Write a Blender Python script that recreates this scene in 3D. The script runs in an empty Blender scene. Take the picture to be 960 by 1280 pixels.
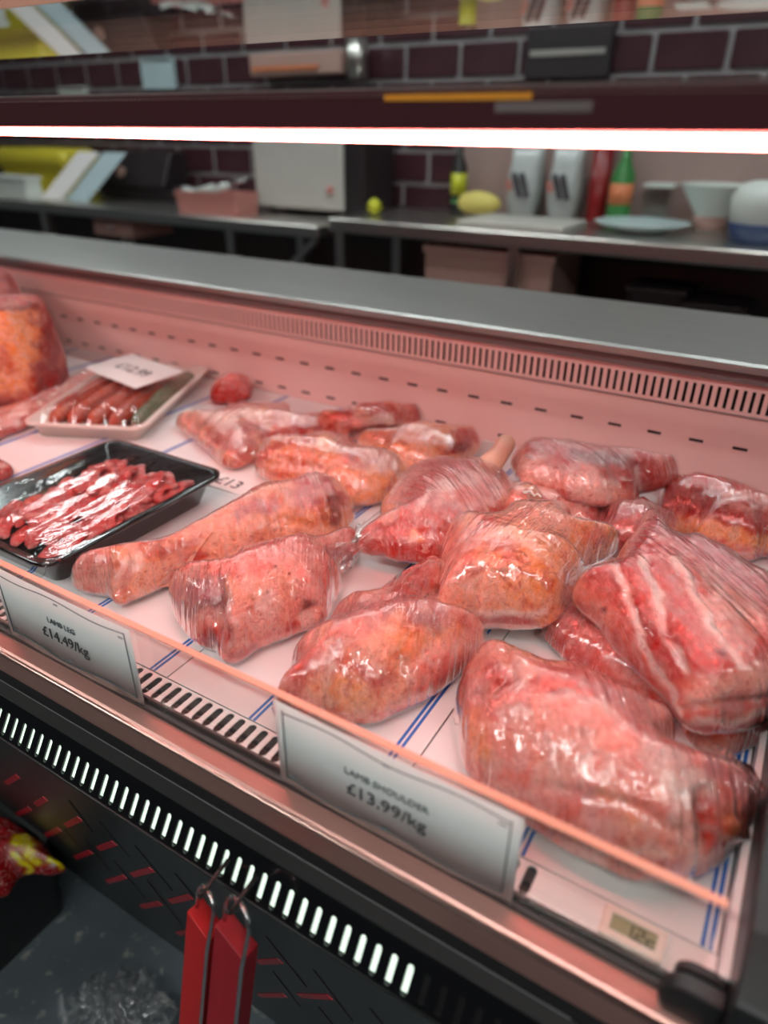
import bpy, math, random
import numpy as np
from mathutils import Matrix, Vector
random.seed(7); np.random.seed(7)
SC = bpy.context.scene
COL = SC.collection
ZC = 1.25                                   # camera height above the floor (m); coordinates below are relative to it

# ------------------------------------------------------------------ camera
FPX = 870.0
PC = np.array([480.0, 640.0])
def _ray(p): return np.array([(p[0]-PC[0])/FPX, (p[1]-PC[1])/FPX, 1.0])
_dn = _ray((465, 2228)); _dn /= np.linalg.norm(_dn)
_mx = _ray((-1178, 150)); _mx -= _dn*_mx.dot(_dn); _mx /= np.linalg.norm(_mx)
RX, RZ = -_mx, -_dn
RM = np.array([RX, np.cross(RZ, RX), RZ])   # camera (x right, y down, z forward) to world
cam = bpy.data.cameras.new('camera'); camo = bpy.data.objects.new('camera', cam); COL.objects.link(camo)
cam.sensor_fit = 'VERTICAL'; cam.sensor_height = 36.0; cam.lens = 36.0*FPX/1280.0
cam.clip_start = 0.02; cam.clip_end = 50
_r, _u, _b = RM @ np.array([1., 0, 0]), -(RM @ np.array([0, 1., 0])), -(RM @ np.array([0, 0, 1.]))
camo.matrix_world = Matrix(((_r[0], _u[0], _b[0], 0), (_r[1], _u[1], _b[1], 0), (_r[2], _u[2], _b[2], ZC), (0, 0, 0, 1)))
cam.dof.use_dof = True; cam.dof.focus_distance = 0.78; cam.dof.aperture_fstop = 2.3
SC.camera = camo

# ------------------------------------------------------------------ world, exposure
SC.view_settings.view_transform = 'Standard'; SC.view_settings.look = 'None'
SC.view_settings.gamma = 1.0; SC.view_settings.use_curve_mapping = False
SC.view_settings.exposure = 0.0
wd = bpy.data.worlds.new('world'); SC.world = wd; wd.use_nodes = True
wd.node_tree.nodes['Background'].inputs[0].default_value = (0.80, 0.86, 0.92, 1)
wd.node_tree.nodes['Background'].inputs[1].default_value = 0.05
CEIL_W = 32.0        # radiance of the ceiling light panels
TUBE_W = 73.0        # radiance of the counter lamp
TUBE_C = (1.0, 0.15, 0.13)

# pixel -> place helpers (frame 960x1280); all relative to the camera height
def wray(p): return RM @ _ray(p)
def onz(p, z): d = wray(p); return d*z/d[2]
def ony(p, y): d = wray(p); return d*y/d[1]
def onx(p, x): d = wray(p); return d*x/d[0]
def onplane(p, o, n): d = wray(p); return d*(np.dot(o, n)/np.dot(d, n))
def proj(P):
    q = np.asarray(P, float) @ RM
    return PC + FPX*q[..., :2]/q[..., 2:3]

# ------------------------------------------------------------------ materials
MATS = {}
def mat(name, col=(.8, .8, .8), rough=.5, metal=0., emit=None, es=0., noise=0., nscale=20., bump=0., bscale=80., coat=0., spec=.5, stretch=None, sss=0.):
    m = bpy.data.materials.new(name); m.use_nodes = True; MATS[name] = m
    nt = m.node_tree; b = nt.nodes['Principled BSDF']
    b.inputs['Base Color'].default_value = (*col, 1); b.inputs['Roughness'].default_value = rough
    b.inputs['Metallic'].default_value = metal; b.inputs['Coat Weight'].default_value = coat
    b.inputs['Specular IOR Level'].default_value = spec
    if sss: b.inputs['Subsurface Weight'].default_value = sss; b.inputs['Subsurface Scale'].default_value = .01
    if emit is not None:
        b.inputs['Emission Color'].default_value = (*emit, 1); b.inputs['Emission Strength'].default_value = es
    tc = nt.nodes.new('ShaderNodeTexCoord'); mp = nt.nodes.new('ShaderNodeMapping')
    nt.links.new(tc.outputs['Object'], mp.inputs[0])
    if stretch: mp.inputs['Scale'].default_value = stretch
    if noise:
        n = nt.nodes.new('ShaderNodeTexNoise'); n.inputs['Scale'].default_value = nscale; n.inputs['Detail'].default_value = 5
        r = nt.nodes.new('ShaderNodeMix'); r.data_type = 'RGBA'
        r.inputs['A'].default_value = (*[c*(1-noise) for c in col], 1); r.inputs['B'].default_value = (*[min(1, c*(1+noise)) for c in col], 1)
        nt.links.new(mp.outputs[0], n.inputs['Vector']); nt.links.new(n.outputs['Fac'], r.inputs['Factor']); nt.links.new(r.outputs['Result'], b.inputs['Base Color'])
    if bump:
        n2 = nt.nodes.new('ShaderNodeTexNoise'); n2.inputs['Scale'].default_value = bscale; n2.inputs['Detail'].default_value = 4
        bp = nt.nodes.new('ShaderNodeBump'); bp.inputs['Strength'].default_value = bump; bp.inputs['Distance'].default_value = .004
        nt.links.new(mp.outputs[0], n2.inputs['Vector']); nt.links.new(n2.outputs['Fac'], bp.inputs['Height']); nt.links.new(bp.outputs[0], b.inputs['Normal'])
    return m

def film_mat(name, tint=(.97, .97, .97), gain=2.0, rough=.09, streak=.0, bump=0., scale=(90, 90, 90), haze=(.92, .9, .9)):
    """thin clear sheet: transparent, Fresnel reflections, optional white streaks where it is stretched"""
    m = bpy.data.materials.new(name); m.use_nodes = True; MATS[name] = m
    nt = m.node_tree; nt.nodes.clear(); N = nt.nodes.new; L = nt.links.new
    out = N('ShaderNodeOutputMaterial'); tr = N('ShaderNodeBsdfTransparent'); tr.inputs[0].default_value = (*tint, 1)
    gl = N('ShaderNodeBsdfGlossy'); gl.inputs['Roughness'].default_value = rough; gl.inputs[0].default_value = (1, 1, 1, 1)
    fr = N('ShaderNodeFresnel'); ge = N('ShaderNodeNewGeometry'); mi = N('ShaderNodeMapRange')      # a thin sheet reflects alike from both sides
    mi.inputs[3].default_value = 1.45; mi.inputs[4].default_value = 1/1.45; L(ge.outputs['Backfacing'], mi.inputs[0]); L(mi.outputs[0], fr.inputs[0])
    mu = N('ShaderNodeMath'); mu.operation = 'MULTIPLY'; mu.inputs[1].default_value = gain; mu.use_clamp = True
    mx = N('ShaderNodeMixShader'); L(fr.outputs[0], mu.inputs[0]); L(mu.outputs[0], mx.inputs[0]); L(tr.outputs[0], mx.inputs[1]); L(gl.outputs[0], mx.inputs[2])
    last = mx
    if bump or streak:
        tc = N('ShaderNodeTexCoord'); at = N('ShaderNodeAttribute'); at.attribute_name = 'wrap'
        mp = N('ShaderNodeMapping'); mp.inputs['Scale'].default_value = scale
        L(at.outputs['Vector'], mp.inputs[0])
        n = N('ShaderNodeTexNoise'); n.inputs['Scale'].default_value = 1.0; n.inputs['Detail'].default_value = 3; n.inputs['Distortion'].default_value = .6
        L(mp.outputs[0], n.inputs['Vector'])
        nc = N('ShaderNodeTexNoise'); nc.inputs['Scale'].default_value = .33; nc.inputs['Detail'].default_value = 2; L(mp.outputs[0], nc.inputs['Vector'])
        ad = N('ShaderNodeMath'); ad.operation = 'MULTIPLY_ADD'; ad.inputs[1].default_value = 2.2; L(nc.outputs['Fac'], ad.inputs[0]); L(n.outputs['Fac'], ad.inputs[2])
        bp = N('ShaderNodeBump'); bp.inputs['Strength'].default_value = bump; bp.inputs['Distance'].default_value = .004
        L(ad.outputs[0], bp.inputs['Height']); L(bp.outputs[0], gl.inputs['Normal']); L(bp.outputs[0], fr.inputs['Normal'])
        if streak:
            rp = N('ShaderNodeValToRGB'); rp.color_ramp.elements[0].position = .54; rp.color_ramp.elements[1].position = .78
            L(n.outputs['Fac'], rp.inputs[0])
            m2 = N('ShaderNodeMath'); m2.operation = 'MULTIPLY'; m2.inputs[1].default_value = streak; L(rp.outputs[0], m2.inputs[0])
            df = N('ShaderNodeBsdfDiffuse'); df.inputs[0].default_value = (*haze, 1)
            mx2 = N('ShaderNodeMixShader'); L(m2.outputs[0], mx2.inputs[0]); L(mx.outputs[0], mx2.inputs[1]); L(df.outputs[0], mx2.inputs[2]); last = mx2
    L(last.outputs[0], out.inputs[0])
    return m

def meat_mat(name, rough=.42):
    m = bpy.data.materials.new(name); m.use_nodes = True; MATS[name] = m
    nt = m.node_tree; b = nt.nodes['Principled BSDF']; N = nt.nodes.new; L = nt.links.new
    at = N('ShaderNodeAttribute'); at.attribute_name = 'flesh'
    tc = N('ShaderNodeTexCoord')
    n = N('ShaderNodeTexNoise'); n.inputs['Scale'].default_value = 160; n.inputs['Detail'].default_value = 6; n.inputs['Roughness'].default_value = .65
    n2 = N('ShaderNodeTexNoise'); n2.inputs['Scale'].default_value = 45; n2.inputs['Detail'].default_value = 5; n2.inputs['Distortion'].default_value = 1.5
    L(tc.outputs['Object'], n.inputs['Vector']); L(tc.outputs['Object'], n2.inputs['Vector'])
    hv = N('ShaderNodeHueSaturation'); L(at.outputs['Color'], hv.inputs['Color'])
    mr = N('ShaderNodeMapRange'); mr.inputs[1].default_value = .3; mr.inputs[2].default_value = .7; mr.inputs[3].default_value = .84; mr.inputs[4].default_value = 1.12
    L(n.outputs['Fac'], mr.inputs[0]); L(mr.outputs[0], hv.inputs['Value'])
    ms = N('ShaderNodeMapRange'); ms.inputs[1].default_value = .3; ms.inputs[2].default_value = .7; ms.inputs[3].default_value = 1.25; ms.inputs[4].default_value = .8
    L(n2.outputs['Fac'], ms.inputs[0]); L(ms.outputs[0], hv.inputs['Saturation'])
    last = hv.outputs[0]
    for sc_, dist, lo, hi, colr, amt in ((95, 2.5, .56, .66, (.55, .10, .10, 1), .55), (60, 3.5, .60, .70, (.95, .70, .60, 1), .35), (210, 1.0, .63, .72, (.40, .05, .06, 1), .5)):
        q = N('ShaderNodeTexNoise'); q.inputs['Scale'].default_value = sc_; q.inputs['Detail'].default_value = 4; q.inputs['Distortion'].default_value = dist
        L(tc.outputs['Object'], q.inputs['Vector'])
        rr = N('ShaderNodeMapRange'); rr.inputs[1].default_value = lo; rr.inputs[2].default_value = hi; rr.inputs[4].default_value = amt; L(q.outputs['Fac'], rr.inputs[0])
        mxr = N('ShaderNodeMix'); mxr.data_type = 'RGBA'; mxr.inputs['B'].default_value = colr
        L(rr.outputs[0], mxr.inputs['Factor']); L(last, mxr.inputs['A']); last = mxr.outputs['Result']
    L(last, b.inputs['Base Color'])
    b.inputs['Roughness'].default_value = rough; b.inputs['Subsurface Weight'].default_value = .12; b.inputs['Subsurface Scale'].default_value = .006
    b.inputs['Subsurface Radius'].default_value = (1, .35, .25)
    bp = N('ShaderNodeBump'); bp.inputs['Strength'].default_value = .35; bp.inputs['Distance'].default_value = .003
    L(n.outputs['Fac'], bp.inputs['Height']); L(bp.outputs[0], b.inputs['Normal'])
    return m

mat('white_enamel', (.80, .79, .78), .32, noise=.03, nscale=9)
mat('enamel_pink_cast', (.76, .52, .49), .34, noise=.04, nscale=7)  # white enamel with the lamp's pink cast put into the colour
mat('deck_white', (.78, .77, .77), .30, noise=.04, nscale=6, bump=.05, bscale=25)
mat('steel', (.60, .58, .55), .30, 1.0, noise=.08, nscale=3, stretch=(1, 30, 30))
mat('steel_ledge', (.43, .43, .415), .40, .9, noise=.10, nscale=4, stretch=(1, 14, 14))
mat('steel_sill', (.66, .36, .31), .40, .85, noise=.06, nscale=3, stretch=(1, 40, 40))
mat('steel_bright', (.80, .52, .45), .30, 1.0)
mat('chrome', (.62, .62, .62), .16, 1.0)
mat('black_gloss', (.004, .004, .005), .12, spec=.5)
mat('black_satin', (.012, .013, .014), .38, noise=.3, nscale=14)
mat('panel_black', (.016, .019, .020), .34, noise=.25, nscale=5)
mat('grey_band', (.17, .17, .17), .35)
mat('gasket', (.035, .03, .03), .5)
mat('void', (.008, .007, .008), .8)
mat('slot_light', (.9, .95, .9), .5, emit=(.80, 1.0, .82), es=.95)
mat('stripe_red', (.50, .012, .03), .35)
mat('stripe_dark', (.02, .004, .006), .4)
mat('blue_line', (.03, .15, .50), .4)
mat('seam', (.22, .19, .19), .6)
mat('tube', (1, 1, 1), .4, emit=TUBE_C, es=TUBE_W)
mat('housing', (.060, .016, .020), .28)  # black housing; the maroon reflections on it are put into the colour
mat('orange_glint', (.75, .30, .02), .5)
mat('grey_label', (.16, .13, .13), .5)
film_mat('pane', (.965, .985, .975), 1.35, .01)
mat('pane_edge_glow', (.85, .42, .30), .25, spec=.6)  # lamp glow caught by the glass edge is painted into this colour
mat('paper', (.76, .77, .75), .55, noise=.02, nscale=40)
mat('ink', (.05, .055, .06), .6)
mat('ink_grey', (.11, .13, .14), .6)
mat('ornament', (.30, .36, .37), .6)
mat('card_white', (.80, .76, .74), .5)
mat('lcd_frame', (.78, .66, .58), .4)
mat('lcd', (.30, .31, .16), .3, noise=.05)
mat('brick_dark', (.058, .022, .028), .22, noise=.5, nscale=7, bump=.15, bscale=14)
mat('mortar', (.30, .28, .285), .85, noise=.1, nscale=30)
mat('floor_grey', (.075, .092, .105), .42, noise=.35, nscale=7, bump=.1, bscale=60)
_m = MATS['floor_grey']; _nt = _m.node_tree
_n = _nt.nodes.new('ShaderNodeTexNoise'); _n.inputs['Scale'].default_value = 42; _n.inputs['Detail'].default_value = 6
_rp = _nt.nodes.new('ShaderNodeValToRGB'); _rp.color_ramp.elements[0].position = .60; _rp.color_ramp.elements[1].position = .72
_mx2 = _nt.nodes.new('ShaderNodeMix'); _mx2.data_type = 'RGBA'; _mx2.inputs['B'].default_value = (.26, .26, .23, 1)
_src = _nt.nodes['Principled BSDF'].inputs['Base Color'].links[0].from_socket
_nt.links.new([n for n in _nt.nodes if n.type == 'MAPPING'][0].outputs[0], _n.inputs['Vector']); _nt.links.new(_n.outputs['Fac'], _rp.inputs[0])
_nt.links.new(_src, _mx2.inputs['A']); _nt.links.new(_rp.outputs[0], _mx2.inputs['Factor']); _nt.links.new(_mx2.outputs['Result'], _nt.nodes['Principled BSDF'].inputs['Base Color'])
mat('ceiling_white', (.65, .65, .64), .8)
mat('lamp_panel_extra', (1, 1, 1), .4, emit=(.90, 1.0, .99), es=CEIL_W)
mat('lamp_panel_wide', (1, 1, 1), .4, emit=(.90, 1.0, .99), es=CEIL_W*1.0)
mat('lamp_panel_shop', (1, 1, 1), .4, emit=(.97, 1.0, .96), es=CEIL_W*1.7)
mat('lamp_frame', (.7, .7, .7), .5)
mat('wall_beige', (.36, .25, .23), .42, noise=.08, nscale=3)
mat('red_plastic', (.42, .012, .014), .36, noise=.12, nscale=30, stretch=(1, 1, .1))
mat('red_wood', (.28, .010, .018), .5, noise=.35, nscale=60, stretch=(1, 1, .06), bump=.2, bscale=60)
mat('tray_black', (.010, .009, .010), .14, coat=.4)
mat('tray_white', (.75, .66, .60), .4)
mat('tray_grey', (.10, .10, .11), .3)
meat_mat('meat'); meat_mat('meat_wet', .22)
film_mat('cling_film', (.985, .98, .98), 3.0, .05, streak=.11, bump=.7, scale=(26, 3, 1))
film_mat('cling_cross', (.985, .98, .98), 3.0, .05, streak=.11, bump=.7, scale=(4, 24, 1))
film_mat('lid_film', (.98, .98, .98), 1.5, .05, streak=.02, bump=.12, scale=(14, 5, 1))
film_mat('bag_film', (.93, .94, .95), 4.0, .06, streak=.45, bump=.5, scale=(6, 20, 1))
mat('bone', (.72, .40, .28), .4, noise=.15, nscale=60)
mat('string', (.8, .74, .7), .6)
mat('yellow_plastic', (.62, .52, .04), .4)
mat('blue_grey_paper', (.42, .52, .55), .6)
mat('dark_machine', (.022, .016, .018), .4)
mat('white_plastic', (.62, .66, .62), .4)
mat('white_board', (.50, .48, .44), .45, noise=.12, nscale=5)
mat('pink_box', (.50, .20, .17), .5)
mat('squash_yellow', (.66, .56, .14), .45)
mat('lime', (.50, .52, .02), .4)
mat('bottle_green', (.05, .22, .06), .25)
mat('bottle_dark', (.02, .02, .02), .25)
mat('orange_paint', (.60, .18, .07), .5)
mat('jar_clear', (.45, .48, .47), .15)
mat('jar_dark', (.06, .06, .07), .3)
mat('plate_blue', (.52, .64, .64), .25)
mat('navy', (.03, .06, .16), .3)
mat('carton', (.42, .26, .22), .6, noise=.1, nscale=4)
mat('shelf_dark', (.05, .04, .04), .5)
mat('crisp_red', (.22, .006, .008), .28)
mat('crisp_yellow', (.55, .46, .01), .35)

# ------------------------------------------------------------------ mesh helpers
def link_obj(name, me, m=None, parent=None):
    o = bpy.data.objects.new(name, me); COL.objects.link(o)
    if m and me is not None and not me.materials: me.materials.append(MATS[m])
    if parent is not None:
        o.parent = parent; o.location = -parent.location if parent.parent is None else (0, 0, 0)
    return o
def tag(o, label=None, cat=None, group=None, kind=None):
    if label: o['label'] = label
    if cat: o['category'] = cat
    if group: o['group'] = group
    if kind: o['kind'] = kind
    return o
def empty(name, loc, label=None, cat=None, group=None, kind=None):
    o = bpy.data.objects.new(name, None); COL.objects.link(o); o.empty_display_size = .02
    o.location = (loc[0], loc[1], loc[2]+ZC)
    return tag(o, label, cat, group, kind)

class MB:
    def __init__(s): s.v = []; s.f = []
    def add(s, v, f):
        k = len(s.v); s.v += [tuple(map(float, p)) for p in v]; s.f += [tuple(i+k for i in q) for q in f]; return s
    def box(s, x0, x1, y0, y1, z0, z1):
        return s.add([(x0, y0, z0), (x1, y0, z0), (x1, y1, z0), (x0, y1, z0), (x0, y0, z1), (x1, y0, z1), (x1, y1, z1), (x0, y1, z1)],
                     [(0, 3, 2, 1), (4, 5, 6, 7), (0, 1, 5, 4), (1, 2, 6, 5), (2, 3, 7, 6), (3, 0, 4, 7)])
    def obox(s, c, u, v, n, a, b, h):
        c, u, v, n = map(np.asarray, (c, u, v, n)); P = []
        for k in (-h, h):
            for i, j in ((-a, -b), (a, -b), (a, b), (-a, b)): P.append(c+u*i+v*j+n*k)
        return s.add(P, [(0, 3, 2, 1), (4, 5, 6, 7), (0, 1, 5, 4), (1, 2, 6, 5), (2, 3, 7, 6), (3, 0, 4, 7)])
    def prof(s, yz, x0, x1):
        n = len(yz); V = [(x0, y, z) for y, z in yz]+[(x1, y, z) for y, z in yz]
        F = [(i, (i+1) % n, (i+1) % n+n, i+n) for i in range(n)]+[tuple(range(n))[::-1], tuple(range(n, 2*n))]
        return s.add(V, F)
    def prism(s, xy, z0, z1):
        n = len(xy); V = [(x, y, z0) for x, y in xy]+[(x, y, z1) for x, y in xy]
        F = [(i, (i+1) % n, (i+1) % n+n, i+n) for i in range(n)]+[tuple(range(n))[::-1], tuple(range(n, 2*n))]
        return s.add(V, F)
    def tube(s, pts, r, n=10, caps=True):
        pts = [np.asarray(p, float) for p in pts]; V = []; F = []; m = len(pts)
        rr = r if isinstance(r, (list, tuple)) else [r]*m
        a0 = None
        for i, p in enumerate(pts):
            t = pts[min(i+1, m-1)]-pts[max(i-1, 0)]; t /= np.linalg.norm(t)+1e-12
            if a0 is None:
                a0 = np.cross(t, (0, 0, 1.)); 
                if np.linalg.norm(a0) < .1: a0 = np.cross(t, (0, 1., 0))
            a0 = a0-t*a0.dot(t); a0 /= np.linalg.norm(a0); b0 = np.cross(t, a0)
            for k in range(n):
                an = 2*math.pi*k/n; V.append(p+rr[i]*(math.cos(an)*a0+math.sin(an)*b0))
        for i in range(m-1):
            for k in range(n): F.append((i*n+k, i*n+(k+1) % n, (i+1)*n+(k+1) % n, (i+1)*n+k))
        if caps: F += [tuple(range(n))[::-1], tuple(range((m-1)*n, m*n))]
        return s.add(V, F)
    def lathe(s, prof, c, n=28):
        V = []; F = []; m = len(prof)
        for r, z in prof:
            for k in range(n):
                a = 2*math.pi*k/n; V.append((c[0]+r*math.cos(a), c[1]+r*math.sin(a), c[2]+z))
        for i in range(m-1):
            for k in range(n): F.append((i*n+k, i*n+(k+1) % n, (i+1)*n+(k+1) % n, (i+1)*n+k))
        F += [tuple(range(n))[::-1], tuple(range((m-1)*n, m*n))]
        return s.add(V, F)
    def slotted(s, o, u, v, n, x0, cells, pitch, H, sw, s0, s1, depth=.0025, seg=6):
        """plate with a row of round-ended slots: o origin, u along the row, v across it (slot from s0 to s1 of the height H)"""
        o, u, v, n = map(np.asarray, (o, u, v, n)); r = sw/2
        for c in range(cells):
            cx = x0+(c+.5)*pitch
            ins = [(cx+r*math.cos(a), s1-r+r*math.sin(a)) for a in np.linspace(0, math.pi, seg+1)]+[(cx+r*math.cos(a), s0+r+r*math.sin(a)) for a in np.linspace(math.pi, 2*math.pi, seg+1)]
            ous = []
            for (a, b), t in zip(ins, list(np.linspace(0, 1, seg+1))*2):
                top = len(ous) <= seg
                xx = (cx+pitch/2-t*pitch) if top else (cx-pitch/2+t*pitch)
                ous.append((xx, H if top else 0.0))
            m = len(ins)
            V = [o+u*a+v*b for a, b in ins]+[o+u*a+v*b for a, b in ous]+[o+u*a+v*b-n*depth for a, b in ins]
            F = []
            for i in range(m):
                j = (i+1) % m
                F.append((i, i+m, j+m, j)); F.append((i, j, j+2*m, i+2*m))
            s.add(V, F)
        return s
    def build(s, name, m, parent=None, smooth=False, bevel=0.):
        me = bpy.data.meshes.new(name); me.from_pydata([(x, y, z+ZC) for x, y, z in s.v], [], s.f); me.update()
        if smooth: me.polygons.foreach_set('use_smooth', [True]*len(me.polygons))
        o = link_obj(name, me, m, parent)
        if bevel:
            b = o.modifiers.new('bevel', 'BEVEL'); b.width = bevel; b.segments = 3; b.limit_method = 'ANGLE'; b.angle_limit = .6
        return o
def rrect(x0, x1, y0, y1, r, n=6):
    P = []
    for cx, cy, a in ((x1-r, y1-r, 0), (x0+r, y1-r, 90), (x0+r, y0+r, 180), (x1-r, y0+r, 270)):
        for k in range(n+1):
            t = math.radians(a+90*k/n); P.append((cx+r*math.cos(t), cy+r*math.sin(t)))
    return P
def loop_mesh(mb, loops, close_first=True, close_last=True):
    n = len(loops[0]); V = []; F = []
    for l in loops: V += list(l)
    for i in range(len(loops)-1):
        for k in range(n): F.append((i*n+k, i*n+(k+1) % n, (i+1)*n+(k+1) % n, (i+1)*n+k))
    if close_first: F.append(tuple(range(n))[::-1])
    if close_last: F.append(tuple(range((len(loops)-1)*n, len(loops)*n)))
    return mb.add(V, F)
def text_part(body, size, origin, ux, uy, m, parent, name='lettering', depth=.0003):
    cu = bpy.data.curves.new(name, 'FONT'); cu.body = body; cu.size = size; cu.extrude = depth; cu.align_x = 'CENTER'; cu.resolution_u = 3
    t = bpy.data.objects.new('tmp_text', cu); COL.objects.link(t); bpy.context.view_layer.update()
    me = bpy.data.meshes.new_from_object(t); bpy.data.objects.remove(t); bpy.data.curves.remove(cu)
    me.name = name
    ux, uy = np.asarray(ux, float), np.asarray(uy, float); un = np.cross(ux, uy)
    for v in me.vertices:
        p = np.asarray(origin, float)+ux*v.co.x+uy*v.co.y+un*v.co.z
        v.co = (p[0], p[1], p[2]+ZC)
    me.materials.clear()
    return link_obj(name, me, m, parent)

# ------------------------------------------------------------------ noise
_RT = np.random.RandomState(3).rand(64, 64, 64)
def vnoise(p):
    i = np.floor(p).astype(int); f = p-i; f = f*f*(3-2*f); i &= 63; j = (i+1) & 63
    g = lambda a, b, c: _RT[a, b, c]
    x0, y0, z0 = i.T; x1, y1, z1 = j.T; fx, fy, fz = f.T
    a = g(x0, y0, z0)*(1-fx)+g(x1, y0, z0)*fx; b = g(x0, y1, z0)*(1-fx)+g(x1, y1, z0)*fx
    c = g(x0, y0, z1)*(1-fx)+g(x1, y0, z1)*fx; d = g(x0, y1, z1)*(1-fx)+g(x1, y1, z1)*fx
    return (a*(1-fy)+b*fy)*(1-fz)+(c*(1-fy)+d*fy)*fz
def fbm(p, sc, o=4):
    s = 0; a = .5; t = 0; p = p*sc+11.3
    for _ in range(o): s = s+a*vnoise(p); t += a; a *= .5; p = p*2.03+5.1
    return s/t

# ================================================================== SETTING
XL, XR = -2.30, 0.066
fl = MB().box(-6, 3, -2.6, 3.1, -1.35, -1.25).build('floor', 'floor_grey'); tag(fl, kind='structure')
ce = MB().box(-6, 3, -2.6, 3.1, 1.35, 1.40).build('ceiling', 'ceiling_white'); tag(ce, kind='structure')
WY = 3.0
wb = MB().box(-6, 3, WY, WY+.1, -1.25, 1.35).build('wall_back', 'mortar'); tag(wb, kind='structure')
# bricks of the back wall (tiled band in view), one mesh shared
BW, BH, G = .232, .112, .018
bm0 = MB()
loop_mesh(bm0, [[(x, 0, z) for x, z in rrect(-BW/2, BW/2, -BH/2, BH/2, .003, 1)], [(x, -.010, z) for x, z in rrect(-BW/2, BW/2, -BH/2, BH/2, .003, 1)],
                [(x, -.014, z) for x, z in rrect(-BW/2+.005, BW/2-.005, -BH/2+.005, BH/2-.005, .003, 1)]])
bme = bpy.data.meshes.new('brick'); bme.from_pydata(bm0.v, [], bm0.f); bme.materials.append(MATS['brick_dark'])
for r in range(9):
    z = -.40+r*(BH+G)
    for k in range(25):
        x = -5.2+k*(BW+G)+(.125 if r % 2 else 0)
        o = bpy.data.objects.new('brick', bme); COL.objects.link(o); o.parent = wb; o.location = (x, WY+.002, z+ZC)
        o.rotation_euler = (random.uniform(-.006, .006), 0, random.uniform(-.006, .006))

# ceiling lights
def ceiling_light(x, y, sx, sy, label, m='lamp_panel_extra'):
    e = empty('ceiling_light', (x, y, 1.35), label, 'light', 'ceiling lights')
    f = MB()
    f.box(x-sx, x+sx, y-sy, y-sy+.012, 1.31, 1.35).box(x-sx, x+sx, y+sy-.012, y+sy, 1.31, 1.35).box(x-sx, x-sx+.02, y-sy+.012, y+sy-.012, 1.31, 1.35).box(x+sx-.02, x+sx, y-sy+.012, y+sy-.012, 1.31, 1.35)
    f.build('frame', 'lamp_frame', e)
    MB().box(x-sx+.02, x+sx-.02, y-sy+.012, y+sy-.012, 1.318, 1.33).build('diffuser', m, e)
for x, y in ((-3.2, 2.15), (-1.5, 2.15), (.2, 2.15), (-2.6, 1.35), (-1.0, 1.35), (.6, 1.35)): ceiling_light(x, y, .6, .055 if y > 2 else .034, 'wide white ceiling light panel above the back work tables' if y > 2 else 'slim white ceiling light panel added above the staff aisle for film highlights', 'lamp_panel_wide' if y > 2 else 'lamp_panel_extra')  # the slim row is unseen, added for more highlights on the film
for x, y in ((-2.6, -.9), (-.2, -.9), (1.6, -.9)): ceiling_light(x, y, .6, .07, 'white ceiling light panel above the shop floor', 'lamp_panel_shop')

# ================================================================== DISPLAY COUNTER
DZ = -.50
K = empty('display_counter', (-1.1, .7, -1.25), 'long refrigerated meat display counter with white deck, steel sill and black slotted front', 'counter')
FP = MB().prof([(.262, -.600), (.415, -1.25), (.45, -1.25), (.30, -.600)], XL, XR+.03).build('front_panel', 'panel_black', K)
# sill and bumper profiles
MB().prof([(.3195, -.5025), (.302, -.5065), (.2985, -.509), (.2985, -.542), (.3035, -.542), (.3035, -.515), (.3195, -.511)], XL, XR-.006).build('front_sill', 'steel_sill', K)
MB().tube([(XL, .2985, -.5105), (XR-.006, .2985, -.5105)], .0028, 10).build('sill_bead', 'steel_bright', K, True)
MB().box(XL, XR-.012, .3155, .3195, -.511, -.4985).box(XL, XR-.012, .3265, .329, -.506, -.4995).build('glass_gasket', 'gasket', K)
MB().box(XL, XR, .298, .34, -.60, -.543).build('front_core', 'void', K)
b = MB()
b.slotted((0, .2975, -.5605), (1, 0, 0), np.array([.0, .35, .9367]), (0, -.9367, .35), XL+.05, 154, .0145, .0155, .0052, .0055, .0108, .003)
b.build('slot_reflection_band', 'grey_band', K)  # band and its cut-outs copy the reflection of the deck slots
MB().prof([(.2975, -.5605), (.286, -.5635), (.2855, -.5655), (.2975, -.5655)], XL, XR).build('rail_lip', 'black_satin', K)
sv = np.array([0, .5524, .8336]); sn = np.array([0, -.8336, .5524])
so = np.array([0, .2623, -.598])
b = MB(); b.slotted(so, (1, 0, 0), sv, sn, XL+.01, 158, .0147, .041, .0056, .0030, .0285, .002)
b.build('slotted_bumper', 'black_gloss', K)
sb = so-sn*.0045
MB().obox(sb+sv*.017+np.array([-1.205, 0, 0]), (1, 0, 0), sv, sn, 1.075, .0125, .0008).build('light_strip', 'slot_light', K)
MB().obox(so-sn*.008+sv*.018+np.array([(XL+XR)/2, 0, 0]), (1, 0, 0), sv, sn, (XR-XL)/2, .02, .001).build('bumper_back', 'void', K)
MB().tube([(XL, .2618, -.5985), (XR, .2618, -.5985)], .0016, 8).build('bumper_edge', 'black_satin', K, True)
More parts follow.
